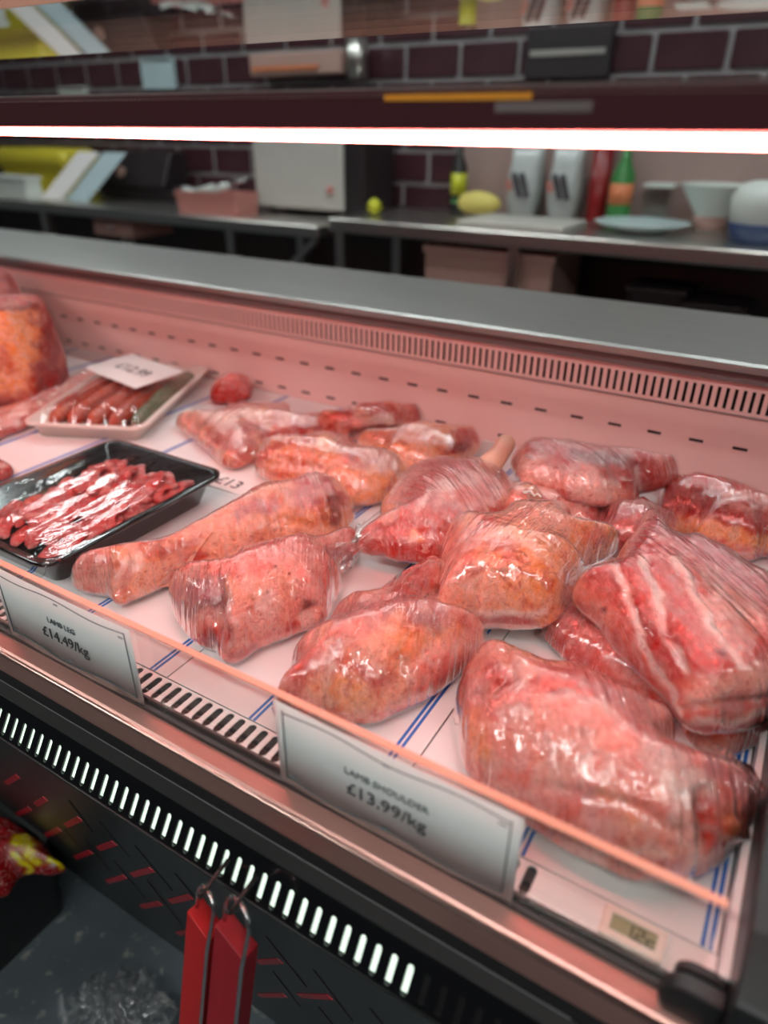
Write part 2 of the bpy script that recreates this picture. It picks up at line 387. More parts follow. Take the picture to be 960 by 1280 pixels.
# slanted print on the front panel, each dash a thin strip
pn = np.array([0, -(1.25-.6), -(.415-.262)]); pn /= np.linalg.norm(pn); po = np.array([0, .262, -.600])
pn = pn if pn[1] < 0 else -pn
def pstrip(p, q, wd_, m):
    a, c = onplane(p, po, pn), onplane(q, po, pn)
    t = c-a; L_ = np.linalg.norm(t); t /= L_; s_ = np.cross(pn, t)
    MB().obox((a+c)/2+pn*.0004, t, s_, pn, L_/2, wd_/2, .0004).build('print_stripe', m, FP)
def c1(x, y): return (x/2.6667, 1000+y/2.6667)
def c7(x, y): return (x/2, 860+y/2)
for a in ((58, 48, 100, 28), (120, 15, 152, -5), (153, 118, 198, 97), (220, 85, 267, 62), (252, 192, 303, 172), (328, 162, 381, 143), (358, 272, 417, 255), (440, 250, 507, 231),
          (472, 356, 535, 344), (567, 338, 636, 322), (592, 445, 655, 437), (860, 540, 935, 536)):
    pstrip(c1(*a[:2]), c1(*a[2:]), .0085, 'stripe_red')
for a in ((15, 238, 45, 220), (648, 768, 712, 768), (748, 768, 825, 772)): pstrip(c7(*a[:2]), c7(*a[2:]), .008, 'stripe_red')
for a in ((490, 265, 605, 415), (380, 200, 485, 328), (285, 130, 365, 235), (215, 95, 265, 160)): pstrip(c1(*a[:2]), c1(*a[2:]), .0018, 'stripe_dark')
for a in ((230, 0, 310, 105), (330, 68, 430, 185), (450, 150, 575, 300), (583, 242, 655, 330)): pstrip(c1(*a[:2]), c1(*a[2:]), .0022, 'void')
for a in ((665, 620, 765, 745), (680, 705, 750, 795), (785, 705, 880, 830), (795, 795, 840, 850), (925, 800, 965, 850)): pstrip(c7(*a[:2]), c7(*a[2:]), .0020, 'stripe_dark')
# glass upstand
gp = MB().box(XL, .049, .3195, .3265, -.5, -.404).build('glass_upstand', 'pane', K)
MB().box(XL, .049, .3197, .3263, -.404, -.4025).build('glass_edge', 'pane_edge_glow', gp)
# slotted air apron, deck
ap = MB().slotted((0, .3265, DZ), (1, 0, 0), (0, 1, 0), (0, 0, 1), -.066-150*.014, 150, .014, .0305, .0082, .0026, .0286, .0012)
ap.box(-.066, XR-.006, .3265, .357, DZ-.003, DZ); ap.build('air_grille', 'white_enamel', K)
MB().box(XL, -.06, .329, .356, -.54, -.522).build('duct', 'void', K)
xs = [XR-.006]+[-.2-.274*k for k in range(8)]
for k in range(8):
    x1, x0 = xs[k]-.0009, max(xs[k+1], XL)+.0009
    dp = MB().box(x0, x1, .3585, 1.118, DZ-.004, DZ).build('deck_plate', 'deck_white', K)
    for q in (-.222-.274*(k-1), -.0865-.274*k):
        if not (x0 < q < x1): continue
        for dx in (-.0026, .0026):
            MB().box(q+dx-.0015, q+dx+.0015, .3586, 1.117, DZ, DZ+.0003).build('blue_stripe', 'blue_line', dp)
MB().box(XL, XR, .358, 1.118, -.60, DZ-.006).build('deck_base', 'seam', K)
# a thin loose cable on the deck by the front
MB().box(XL, XR, .452, 1.40, -1.25, -.60).build('body', 'panel_black', K)
# back panel with vent strip
BP = MB().box(XL, XR+.3, 1.12, 1.128, -.6, -.3665).build('back_panel', 'enamel_pink_cast', K)
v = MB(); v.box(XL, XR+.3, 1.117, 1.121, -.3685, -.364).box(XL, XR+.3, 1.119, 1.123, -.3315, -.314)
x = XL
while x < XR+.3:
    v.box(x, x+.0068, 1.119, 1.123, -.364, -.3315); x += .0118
v.build('vent_strip', 'enamel_pink_cast', K)
MB().box(XL, XR+.3, 1.135, 1.15, -.6, -.29).build('vent_back', 'void', K)
MB().box(XL, XR+.3, 1.116, 1.1185, -.3705, -.3685).build('strip_edge', 'seam', K)
dash = MB().box(-.0105, .0105, -.0004, .0004, -.0022, .0022); dme = bpy.data.meshes.new('panel_slot'); dme.from_pydata(dash.v, [], dash.f); dme.materials.append(MATS['void'])
for k in range(30):
    for row, z in ((0, -.4215), (1, -.484)):
        o = bpy.data.objects.new('panel_slot', dme); COL.objects.link(o); o.parent = BP; o.location = (-.036-.0635*k, 1.1197, z+ZC)
# steel ledge behind
MB().prof([(1.405, -.2825), (1.19, -.2825), (1.10, -.2855), (1.093, -.2885), (1.093, -.299), (1.098, -.299), (1.0985, -.291), (1.19, -.2875), (1.40, -.2875), (1.40, -.40), (1.405, -.40)], XL, XR+.35).build('rear_ledge', 'steel_ledge', K)
MB().box(XL, XR+.35, 1.108, 1.12, -.318, -.2965).build('ledge_channel', 'grey_label', K)
MB().box(XL, XR+.35, 1.15, 1.40, -1.25, -.2885).build('rear_body', 'shelf_dark', K)
# right end: white kick trim, black end panel, corner clip
MB().box(XR-.0055, XR, .33, 1.118, DZ, DZ+.022).build('end_trim', 'white_enamel', K)
MB().prof([(.285, -.60), (.285, -.50), (.30, -.455), (.34, -.435), (1.12, -.435), (1.12, -.60)], XR+.0005, XR+.03).build('end_panel', 'black_satin', K, bevel=.003)
MB().prof([(.415, -1.25), (.262, -.602), (1.12, -.602), (1.12, -1.25)], XR+.03, XR+.034).build('end_skirt', 'black_satin', K)
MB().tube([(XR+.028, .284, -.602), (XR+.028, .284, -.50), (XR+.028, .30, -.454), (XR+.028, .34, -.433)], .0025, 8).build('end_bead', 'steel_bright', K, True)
cl = MB()
for y0, y1, r0 in ((.3255, .333, .013), (.306, .3195, .019)):
    P = [(XR-.018+r0*math.cos(t), -.494+r0*math.sin(t)) for t in np.linspace(math.pi*.5, math.pi*1.5, 14)]+[(XR, -.494-r0), (XR, -.494+r0)]
    cl.add([(x, y0, z) for x, z in P]+[(x, y1, z) for x, z in P], [tuple(range(16))[::-1], tuple(range(16, 32))]+[(i, (i+1) % 16, (i+1) % 16+16, i+16) for i in range(16)])
cl.build('glass_clip', 'black_satin', K, bevel=.002)
# glass canopy shelf with posts
cp = MB().box(XL, .11, .515, .86, .100, .108).build('glass_canopy', 'pane', K)
MB().box(XL, .11, .5145, .5155, .1002, .1078).box(XL, .11, .8595, .8605, .1002, .1078).build('glass_edge', 'pane_edge_glow', cp)
for x in (.125, XL+.06):
    MB().tube([(x, 1.25, -.283), (x, 1.25, .07), (x, 1.235, .085), (x, 1.21, .09), (x, .465, .09)], .010, 12).build('canopy_post', 'steel', K, True)

# counter lamp under the canopy
LF = empty('counter_lamp', (-1.1, .475, .025), 'long bright pinkish strip lamp in a dark housing above the meat deck', 'lamp')
MB().prof([(0.4590, .0005), (0.4590, .0215), (0.4640, .0250), (0.4900, .0250), (0.4940, .0215), (0.4940, -.0055), (0.4825, -.0055), (0.4825, -.001), (0.4650, -.001)], XL+.05, .118).build('housing', 'housing', LF)  # rear lip behind the tube is added to shade the back panel
MB().prof([(0.4587, .0203), (0.4640, .0255), (0.4910, .0255), (0.4910, .0250), (0.4640, .0249), (0.4591, .0200)], XL+.05, .118).build('top_edge', 'steel', LF)
MB().tube([(XL+.07, 0.4735, -.0028), (.115, 0.4735, -.0028)], .0045, 14).build('tube', 'tube', LF, True)
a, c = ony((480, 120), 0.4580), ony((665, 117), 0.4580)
MB().box(a[0], c[0], 0.4582, 0.4590, .0172, .0208).build('orange_glint_strip', 'orange_glint', LF)  # thin strip standing in for an orange reflection on the housing
a, c = ony((618, 140), 0.4580), ony((740, 132), 0.4580)
MB().box(a[0], c[0], 0.4584, 0.4590, .0105, .0160).build('rating_label', 'grey_label', LF)
for x in (XL+.06, .121): MB().box(x-.004, x+.004, 0.4670, 0.4870, .022, .090).build('hanger', 'steel', LF)

# ================================================================== PRICE SIGNS, THERMOMETER
def wav(x, a, k, ph): return a*math.sin(k*x+ph)
def price_sign(x0, x1, title, price, label, tx, sz, seed):
    z0, z1 = -.4985, -.4045; y = .3165
    e = empty('price_sign', ((x0+x1)/2, y, z0), label, 'sign')
    n = 40; V = []; F = []
    for i in range(n+1):
        t = i/n; x = x0+(x1-x0)*t; bow = -.0016*math.sin(math.pi*t)
        V += [(x, y+bow, z0), (x, y+bow, z1), (x, y+bow+.0006, z0), (x, y+bow+.0006, z1)]
    for i in range(n):
        k = 4*i; F += [(k, k+4, k+5, k+1), (k+2, k+3, k+7, k+6), (k+1, k+5, k+7, k+3), (k, k+2, k+6, k+4)]
    F += [(0, 1, 3, 2), (4*n, 4*n+2, 4*n+3, 4*n+1)]
    MB().add(V, F).build('card', 'paper', e, True)
    # wavy ruled border
    yb = lambda x: y-.0016*math.sin(math.pi*(x-x0)/(x1-x0))-.0006
    m = .008; w_ = .00055
    for za, s_ in ((z0+.006, 1), (z1-.006, -1)):
        P = []
        for i in range(49):
            x = x0+m+(x1-x0-2*m)*i/48
            P.append((x, yb(x), za+s_*(wav(i/48, .0022, 9+seed, seed)+.002)))
        MB().tube(P, w_, 5).build('border_line', 'ink_grey', e)
    for xx in (x0+m, x1-m): MB().tube([(xx, yb(xx), z0+.008), (xx, yb(xx), z1-.007)], w_, 5).build('border_line', 'ink_grey', e)
    xm = (x0+x1)/2
    for xx, zz in ((xm, z0+.012), (xm, z1-.011), (x0+.014, z0+.014), (x1-.014, z1-.014)):
        o = MB()
        for dx in (-.0022, 0, .0022): o.add([(xx+dx+.0014*math.cos(t), yb(xx), zz+.0014*math.sin(t)) for t in np.linspace(0, 2*math.pi, 9)[:-1]], [tuple(range(8))])
        o.build('ornament', 'ornament', e)
    text_part(title, sz*.52, (tx, yb(tx)-.0003, -.4445), (1, 0, 0), (0, 0, 1), 'ink_grey', e)
    text_part(price, sz, (tx, yb(tx)-.0003, -.4665), (1, 0, 0), (0, 0, 1), 'ink', e)
    return e
price_sign(-.672, -.4605, 'LAMB LEG', '£14.49/kg', 'pale grey price card reading LAMB LEG on the glass front', -.566, .0185, 0.4)
price_sign(-.2905, -.0765, 'LAMB SHOULDER', '£13.99/kg', 'pale grey price card reading LAMB SHOULDER on the glass front', -.184, .0185, 2.1)

T = empty('digital_thermometer', (.008, .341, DZ), 'small cream panel thermometer with a grey green display showing 1.2', 'thermometer')
loopb = MB()
o0 = rrect(-.0165, .0275, .3285, .3535, .002, 3); o1 = rrect(-.0155, .0265, .3295, .3525, .002, 3); i1 = rrect(-.0105, .0215, .3345, .3475, .0008, 3)
loop_mesh(loopb, [[(x, y, DZ) for x, y in o0], [(x, y, DZ+.004) for x, y in o0], [(x, y, DZ+.005) for x, y in o1], [(x, y, DZ+.005) for x, y in i1], [(x, y, DZ+.003) for x, y in i1]], True, False)
loopb.build('bezel', 'lcd_frame', T)
sc = MB().box(-.0106, .0216, .3344, .3476, DZ+.0022, DZ+.0032).build('display', 'lcd', T)
def seg_digit(mb, x, segs, s=.0088, w_=.0014):
    y0 = .3366; z = DZ+.0033; W = s*.52; Hh = s/2
    S = dict(a=(0, s, W, s), d=(0, 0, W, 0), g=(0, Hh, W, Hh), f=(0, Hh, 0, s), e=(0, 0, 0, Hh), b=(W, Hh, W, s), c=(W, 0, W, Hh))
    for k in segs:
        xa, ya, xb, yb = S[k]
        mb.box(x+xa-w_/2, x+xb+w_/2, y0+ya-w_/2, y0+yb+w_/2, z-.0001, z+.0001)
dg = MB(); seg_digit(dg, .0000, 'bc'); seg_digit(dg, .0080, 'abged'); seg_digit(dg, .0152, 'ged'); dg.box(.0058, .0072, .3360, .3374, DZ+.0032, DZ+.0034)
dg.build('digits', 'void', sc)
# paper sheet stuck beside the thermometer
sp = MB().box(.030, .056, .3285, .3565, DZ, DZ+.0006).build('sticker', 'card_white', K)

# ================================================================== MEAT
def smooth_closed(P, n):
    """closed Catmull-Rom through P, resampled to n points at equal arc length"""
    P = np.asarray(P, float); m = len(P); out = []
    for i in range(m):
        a, b_, c, d = P[i-1], P[i], P[(i+1) % m], P[(i+2) % m]
        for t in np.linspace(0, 1, 16, endpoint=False):
            out.append(.5*(2*b_+(c-a)*t+(2*a-5*b_+4*c-d)*t*t+(3*b_-a-3*c+d)*t**3))
    Q = np.array(out); Q = np.vstack([Q, Q[:1]])
    L = np.r_[0, np.cumsum(np.linalg.norm(np.diff(Q, axis=0), axis=1))]
    s = np.linspace(0, L[-1], n, endpoint=False)
    return np.stack([np.interp(s, L, Q[:, k]) for k in range(2)], 1)
def seg_dist(P, A, B):
    d = np.full(len(P), 1e9)
    for a, b_ in zip(A, B):
        ab = b_-a; t = np.clip(((P-a) @ ab)/(ab @ ab+1e-12), 0, 1)
        d = np.minimum(d, np.hypot(*(P-a-t[:, None]*ab).T))
    return d
def inflate(out, nr, nb, H, B, Dk, sm=6):
    n = len(out); rho = np.sin(np.linspace(0, 1, nr+1)[1:]*math.pi/2)
    top = rho[:, None, None]*out[None]
    st = max(1, n//72); A = out[::st]; Bq = np.roll(A, -1, axis=0)
    d = seg_dist(np.vstack([top.reshape(-1, 2), [[0, 0]]]), A, Bq); Dm = d.max(); d[(nr-1)*n:-1] = 0
    f = lambda q, D: np.sqrt(np.clip(1-(1-np.clip(q/D, 0, 1))**2, 0, 1))
    prof = .86*f(d, Dk*Dm)+.14*np.clip(d/Dm, 0, 1)
    zt = H*prof[:-1].reshape(nr, n); zc = H*prof[-1]
    for _ in range(sm):
        z2 = (zt+np.roll(zt, 1, 1)+np.roll(zt, -1, 1))/3
        zz = np.vstack([np.full((1, n), zc), z2, z2[-1:]])
        zt[:-1] = ((zz[:-2]+zz[1:-1]+zz[2:])/3)[:-1]; zc = zt[0].mean()
    rb = np.sin(np.linspace(1, 0, nb+1)[1:-1]*math.pi/2) if nb > 1 else np.array([])
    bot = rb[:, None, None]*out[None]
    db = seg_dist(bot.reshape(-1, 2), A, Bq)
    zb = -B*f(db, .42*Dm).reshape(len(rb), n)
    V = [np.array([[0, 0, zc]]), np.concatenate([top, zt[..., None]], 2).reshape(-1, 3), np.concatenate([bot, zb[..., None]], 2).reshape(-1, 3), np.array([[0, 0, -B]])]
    V = np.vstack(V); R = nr+len(rb); F = []
    for k in range(n): F.append((0, 1+k, 1+(k+1) % n))
    base = np.arange(n)
    for i in range(R-1):
        a = 1+i*n+base; b_ = 1+i*n+(base+1) % n
        F += list(zip(a.tolist(), (a+n).tolist(), (b_+n).tolist(), b_.tolist()))
    e = len(V)-1
    for k in range(n): F.append((e, 1+(R-1)*n+(k+1) % n, 1+(R-1)*n+k))
    return V, F
def vnormals(V, F):
    N = np.zeros_like(V)
    q = np.array([f for f in F if len(f) == 4]); t = np.array([f for f in F if len(f) == 3])
    nq = np.cross(V[q[:, 2]]-V[q[:, 0]], V[q[:, 3]]-V[q[:, 1]]); ntr = np.cross(V[t[:, 1]]-V[t[:, 0]], V[t[:, 2]]-V[t[:, 0]])
    for k in range(4): np.add.at(N, q[:, k], nq)
    for k in range(3): np.add.at(N, t[:, k], ntr)
    return N/(np.linalg.norm(N, axis=1)[:, None]+1e-12)

FAT = np.array([.88, .43, .29]); PALE = np.array([.84, .44, .37]); PINK = np.array([.78, .25, .22]); RED = np.array([.50, .055, .05])
DARK = np.array([.17, .02, .025]); WHITE = np.array([.86, .74, .68]); MAUVE = np.array([.50, .20, .22]); ORANGE = np.array([.90, .42, .23]); BROWN = np.array([.40, .12, .06])
PALS = {'orange': (FAT, ORANGE, PINK, .25), 'pale': (PALE, PALE*.8+PINK*.2, PINK, .5), 'pink': (PINK*.6+PALE*.4, FAT, RED, .36), 'red': (PINK, PALE, RED, .62), 'mauve': (MAUVE*.5+PINK*.5, PALE, RED, .45), 'beef': (RED*.8, PINK*.6, DARK, .4)}

def meat(name, outline, z0, H, B, label, cat='meat', Dk=1.0, tilt=(0, 0), pal='pink', strokes=(), film='cling_film', lump=.004, nth=210, nr=46, nb=14, seed=0, group=None, wet=False, wrapdir=0., shrink=.0, base=DZ, filmgap=.0014, fmat=None, flabel=None):
    outline = np.asarray(outline, float)
    if np.sum(outline[:, 0]*np.roll(outline[:, 1], -1)-np.roll(outline[:, 0], -1)*outline[:, 1]) > 0: outline = outline[::-1]     # counter-clockwise seen from above
    tgt = smooth_closed(outline, 96)
    N = np.array([tilt[0], tilt[1], 1.]); N /= np.linalg.norm(N)
    U = np.array([1., 0, 0]); U -= N*U.dot(N); U /= np.linalg.norm(U); V_ = np.cross(N, U)
    cpx = (tgt.max(0)+tgt.min(0))/2*.4+tgt.mean(0)*.6
    zr = base+z0+B
    mid = onz(cpx, base+z0+(H+B)*.5)
    O = mid-np.array([0, 0, (H+B)*.5-B])
    cp = proj(O)
    loc = np.array([[np.dot(onplane(t, O, N)-O, U), np.dot(onplane(t, O, N)-O, V_)] for t in tgt])
    rel = tgt-cp; ta = np.arctan2(rel[:, 1], rel[:, 0]); tr = np.hypot(*rel.T)
    loc0 = loc.copy(); tot = np.zeros(96)
    kern = np.exp(-.5*(np.arange(-9, 10)/1.9)**2); kern /= kern.sum()
    for it in range(11):
        v, _ = inflate(loc, 9, 4, H, B, Dk, 2)
        q = proj(O+v[:, :1]*U+v[:, 1:2]*V_+v[:, 2:]*N)-cp
        an = np.arctan2(q[:, 1], q[:, 0]); ra = np.hypot(*q.T)
        S = np.empty(96)
        for k in range(96):
            da = np.abs((an-ta[k]+math.pi) % (2*math.pi)-math.pi); w_ = da < .07
            S[k] = (ra[w_]*np.cos(da[w_])).max() if w_.any() else tr[k]
        lr = np.log(np.clip(tr/S, .7, 1.4))
        lr = np.convolve(np.r_[lr[-9:], lr, lr[:9]], kern, 'valid')
        tot = np.clip(tot+.55*lr, -.5, .3)
        loc = loc0*np.exp(tot)[:, None]
    loc = loc*(1-shrink)
    out = smooth_closed(loc, nth)
    v, F = inflate(out, nr, nb, H, B, Dk)
    P = O+v[:, :1]*U+v[:, 1:2]*V_+v[:, 2:]*N
    Nn = vnormals(P, F)
    sd = np.array([seed*3.7, seed*1.3, seed*2.1])
    up = np.clip(.5+v[:, 2]/max(H, .01)*2, 0, 1)
    # ribs and lumps of the muscle
    disp = lump*2.2*(fbm(P+sd, 16, 3)-.5)+lump*.55*(fbm(P+sd+3, 55, 3)-.5)
    c0, c1_, c2, am = PALS[pal]
    m1 = np.clip((fbm(P+sd, 15, 4)-.5)*5+.5, 0, 1)[:, None]; m2 = np.clip((fbm(P+sd+7, 26, 5)-(1-am)*.62-.12)*7, 0, 1)[:, None]
    C = c0*(1-m1)+c1_*m1; C = C*(1-.8*m2)+c2*.8*m2
    m3 = np.clip((fbm(P*np.array([1, 1.6, 1])+sd+13, 70, 3)-.60)*8, 0, 1)[:, None]*.5; C = C*(1-m3)+RED*m3
    m4 = np.clip((fbm(P+sd+23, 48, 4)-.64)*9, 0, 1)[:, None]*.35; C = C*(1-m4)+WHITE*.95*m4
    px = proj(P); face = np.clip(-(Nn*(P/np.linalg.norm(P, axis=1)[:, None])).sum(1)*5+.2, 0, 1)
    wob = np.stack([fbm(P+sd+31, 60, 3)-.5, fbm(P+sd+37, 60, 3)-.5], 1)
    for col, pts, wpx, st in strokes:
        pts = np.asarray(pts, float)
        if len(pts) == 1: pts = np.vstack([pts, pts+.5])
        dd = seg_dist(px+wob*(wpx*1.5+7), pts[:-1], pts[1:])
        g = np.exp(-(dd/wpx)**2*1.2)*face
        if isinstance(col, str):                       # 'groove' / 'ridge'
            disp = disp+(-st if col == 'groove' else st)*g
        else:
            g = np.clip(g*1.5, 0, 1)[:, None]*st; C = C*(1-g)+np.asarray(col)*g
    P2 = P+Nn*disp[:, None]
    P2[:, 2] = np.maximum(P2[:, 2], base+.0008)
    if base == DZ: P2[:, 1] = np.minimum(P2[:, 1], 1.114); P2[:, 0] = np.minimum(P2[:, 0], XR-.001)     # pressed flat where it touches the back and end panels
    root = empty(name, (O[0], O[1], base+z0), label, cat, group)
    me = bpy.data.meshes.new('flesh'); me.from_pydata((P2+[0, 0, ZC]).tolist(), [], F)
    me.polygons.foreach_set('use_smooth', [True]*len(me.polygons))
    at = me.color_attributes.new('flesh', 'FLOAT_COLOR', 'POINT'); at.data.foreach_set('color', np.hstack([np.clip(C, 0, 1), np.ones((len(C), 1))]).ravel())
    link_obj('flesh', me, 'meat_wet' if wet else 'meat', root)
    if film:
        # film: stretched over the hollows, drawn into fine folds running along the wrap direction
        fv, FF, fP, fN = v, F, P, Nn
        ca, sa = math.cos(wrapdir), math.sin(wrapdir)
        wr = np.stack([fv[:, 0]*ca+fv[:, 1]*sa, -fv[:, 0]*sa+fv[:, 1]*ca, fv[:, 2]], 1)
        fold = np.abs(fbm(np.stack([wr[:, 0]*1.0, wr[:, 1]*.14, wr[:, 2]*.3], 1)+sd, 150, 2)-.5)*2
        rimk = np.clip(np.hypot(fv[:, 0], fv[:, 1])/np.hypot(*out.T).max(), 0, 1)
        off = filmgap+np.maximum(disp, disp*.55)+0.0017*fold*(.35+.65*rimk)
        fP = fP+fN*off[:, None]; fP[:, 2] = np.maximum(fP[:, 2], base+.0003)
        if base == DZ: fP[:, 1] = np.minimum(fP[:, 1], 1.1155); fP[:, 0] = np.minimum(fP[:, 0], XR-.0003)
        fm = bpy.data.meshes.new('film_wrap'); fm.from_pydata((fP+[0, 0, ZC]).tolist(), [], FF)
        fm.polygons.foreach_set('use_smooth', [True]*len(fm.polygons))
        wa = fm.attributes.new('wrap', 'FLOAT_VECTOR', 'POINT'); wa.data.foreach_set('vector', (wr*10).ravel())
        fo = link_obj('film_wrap', fm, fmat or film, root); fo['label'] = 'clear cling film with fine stretch folds'
    return root

def tuft(root, pts, r, name='film_knot', m='cling_film'):
    """gathered twist of film: a fluted tube along a pixel path, given as (px, py, z above deck, radius)"""
    P = [onz((a, b_), DZ+z) for a, b_, z, _ in pts]; V = []; n = 22; k = len(P)
    for i in range(k):
        t = P[min(i+1, k-1)]-P[max(i-1, 0)]; t /= np.linalg.norm(t); a0 = np.cross(t, (0, 0, 1.)); a0 /= np.linalg.norm(a0); b0 = np.cross(t, a0)
        for j in range(n):
            an = 2*math.pi*j/n; rr = pts[i][3]*(1+.22*math.sin(j*3.9+i*.6)+.15*random.uniform(-1, 1)); V.append(P[i]+rr*(math.cos(an)*a0+math.sin(an)*b0))
    F = [(i*n+j, i*n+(j+1) % n, (i+1)*n+(j+1) % n, (i+1)*n+j) for i in range(k-1) for j in range(n)]
    me = bpy.data.meshes.new(name); me.from_pydata([(p[0], p[1], p[2]+ZC) for p in V], [], F); me.polygons.foreach_set('use_smooth', [True]*len(F))
    wa = me.attributes.new('wrap', 'FLOAT_VECTOR', 'POINT'); wa.data.foreach_set('vector', np.array([(p[0]*10, p[1]*10, p[2]*10) for p in V]).ravel())
    return link_obj(name, me, m, root)

# --- pieces lying behind and underneath come first
BACKG = None
meat('lamb_piece', [(640, 600), (690, 606), (740, 612), (760, 640), (740, 668), (680, 668), (620, 650), (600, 625)], .0, .05, .012, 'dark pink lamb piece lying underneath, behind the string-tied pale shoulder', pal='mauve', seed=1, lump=.003)
meat('lamb_piece', [(742, 655), (755, 635), (790, 629), (830, 640), (850, 665), (830, 700), (790, 705), (755, 690)], .0, .06, .012, 'dark red lamb piece between the pale shoulder and the rib cut', pal='beef', seed=2, lump=.003,
     strokes=[(MAUVE, [(760, 640), (800, 650)], 8, .6), (PINK, [(770, 660), (800, 640)], 4, .6)])
meat('lamb_shoulder', [(675, 790), (690, 765), (730, 745), (800, 740), (880, 770), (900, 850), (890, 910), (850, 905), (800, 880), (740, 850), (700, 825)], .0, .055, .013, 'pink lamb shoulder half hidden under the rib cut', pal='mauve', seed=3,
     strokes=[(DARK, [(720, 762), (760, 790)], 10, .5), (PINK, [(740, 800), (800, 850)], 16, .7), (MAUVE, [(790, 800), (850, 880)], 12, .7)])
meat('lamb_piece', [(845, 880), (880, 860), (940, 850), (965, 852), (968, 902), (950, 928), (905, 944), (870, 935), (850, 910)], .0, .05, .013, 'brownish lamb piece at the bottom of the pile under the rib cut', pal='mauve', seed=4,
     strokes=[(BROWN, [(860, 925), (930, 930)], 10, .7)])
# back row
meat('lamb_joint', [(218, 528), (240, 514), (290, 505), (345, 508), (400, 516), (430, 528), (400, 548), (345, 556), (318, 578), (290, 585), (255, 562), (226, 542)], .0, .045, .010, 'long pink lamb breast beside the white packed tray', pal='pink', seed=5, lump=.005,
     strokes=[(RED, [(330, 545), (390, 535), (440, 540)], 7, .8), (RED, [(300, 560), (320, 575)], 10, .7), (FAT, [(260, 520), (330, 515)], 10, .6)])
meat('lamb_joint', [(395, 532), (430, 521), (470, 517), (515, 513), (532, 522), (512, 537), (470, 545), (430, 548), (400, 544)], .0, .05, .010, 'narrow red and white lamb cut at the foot of the back panel', pal='pink', seed=6, lump=.004,
     strokes=[(WHITE, [(430, 528), (490, 525)], 6, .7), (DARK, [(440, 541), (500, 533)], 4, .9), (RED, [(500, 520), (528, 520)], 8, .7)])
meat('lamb_lump', [(262, 490), (275, 474), (300, 470), (316, 480), (312, 498), (290, 505), (268, 503)], .0, .04, .010, 'small red meat lump by the corner of the white packed tray', pal='red', seed=7, lump=.003, film=None, wet=True)
meat('lamb_joint', [(446, 552), (478, 538), (530, 531), (575, 537), (597, 543), (600, 562), (570, 585), (520, 590), (475, 575)], .0, .055, .012, 'pale lamb leg with a red cut end near the back panel', pal='orange', seed=8,
     strokes=[(RED, [(560, 560), (592, 550)], 11, .9), (RED, [(575, 542), (596, 543)], 7, 1), (DARK, [(570, 562), (585, 552)], 5, .7), (PALE, [(480, 545), (540, 538)], 9, .6)])
meat('lamb_joint', [(318, 578), (335, 556), (370, 545), (415, 543), (460, 556), (500, 578), (512, 600), (490, 622), (455, 634), (415, 626), (365, 610), (328, 600)], .0, .062, .014, 'pale orange lamb leg between the long breast and the knuckle end leg', pal='orange', seed=9,
     strokes=[(RED, [(322, 575), (345, 555), (390, 548)], 6, .7), (MAUVE, [(430, 560), (490, 580)], 14, .55), (PINK, [(340, 590), (380, 570)], 16, .5), ('groove', [(340, 580), (400, 585), (450, 575)], 8, .004)], wrapdir=.4)
meat('lamb_shoulder', [(815, 640), (838, 606), (870, 602), (920, 614), (970, 630), (998, 655), (990, 690), (945, 700), (900, 692), (860, 675), (830, 660)], .0, .07, .014, 'film-wrapped lamb with an orange side against the back panel by the counter end', pal='red', seed=10,
     strokes=[(ORANGE, [(850, 655), (900, 665), (960, 680)], 12, .9), (DARK, [(850, 615), (900, 630)], 14, .5), (RED, [(920, 650), (990, 650)], 14, .7)], wrapdir=.3)
meat('lamb_shoulder', [(638, 580), (652, 560), (680, 551), (735, 563), (790, 570), (828, 574), (849, 590), (840, 607), (800, 623), (752, 633), (700, 624), (655, 608)], .042, .055, .014, 'film-wrapped red lamb roll lying on top, near the back panel', pal='red', seed=11,
     strokes=[(WHITE, [(650, 575), (700, 595), (760, 610)], 12, .55), (PALE, [(660, 595), (720, 612), (780, 618)], 9, .8), (DARK, [(720, 568), (800, 580)], 7, .6), (RED, [(790, 590), (840, 592)], 14, .7), (WHITE, [(797, 585), (800, 615)], 3, .6), ('groove', [(797, 580), (800, 618)], 5, .004)], wrapdir=-.5, fmat='cling_cross')
# middle
r = meat('lamb_joint', [(446, 684), (456, 664), (472, 642), (486, 618), (498, 598), (522, 580), (552, 572), (588, 572), (610, 575), (624, 588), (640, 605), (646, 630), (640, 655), (615, 680), (585, 696), (550, 703), (520, 704), (485, 700), (460, 693)], .02, .065, .014,
     'red lamb leg with an upright orange bone knuckle, wrapped in shiny film', pal='red', seed=12, nth=240,
     strokes=[(RED, [(480, 672), (540, 690)], 16, .9), (PALE, [(500, 605), (480, 650)], 10, .7), (RED, [(540, 585), (570, 580)], 15, .9), (WHITE, [(545, 610), (600, 595)], 7, .5), (ORANGE, [(515, 668), (525, 672)], 6, .8), (PINK, [(590, 620), (610, 600)], 14, .8), (WHITE, [(520, 640), (535, 615)], 4, .6), ('groove', [(470, 665), (510, 655), (555, 662)], 7, .004)], wrapdir=1.0)
kn = [onz((598, 600), DZ+.055), onz((612, 582), DZ+.068), onz((622, 570), DZ+.078), onz((629, 560), DZ+.086), onz((633, 553), DZ+.090), onz((635, 549), DZ+.092)]
MB().tube(kn, [.019, .018, .015, .0145, .0145, .008], 16).build('bone_knuckle', 'bone', r, True)
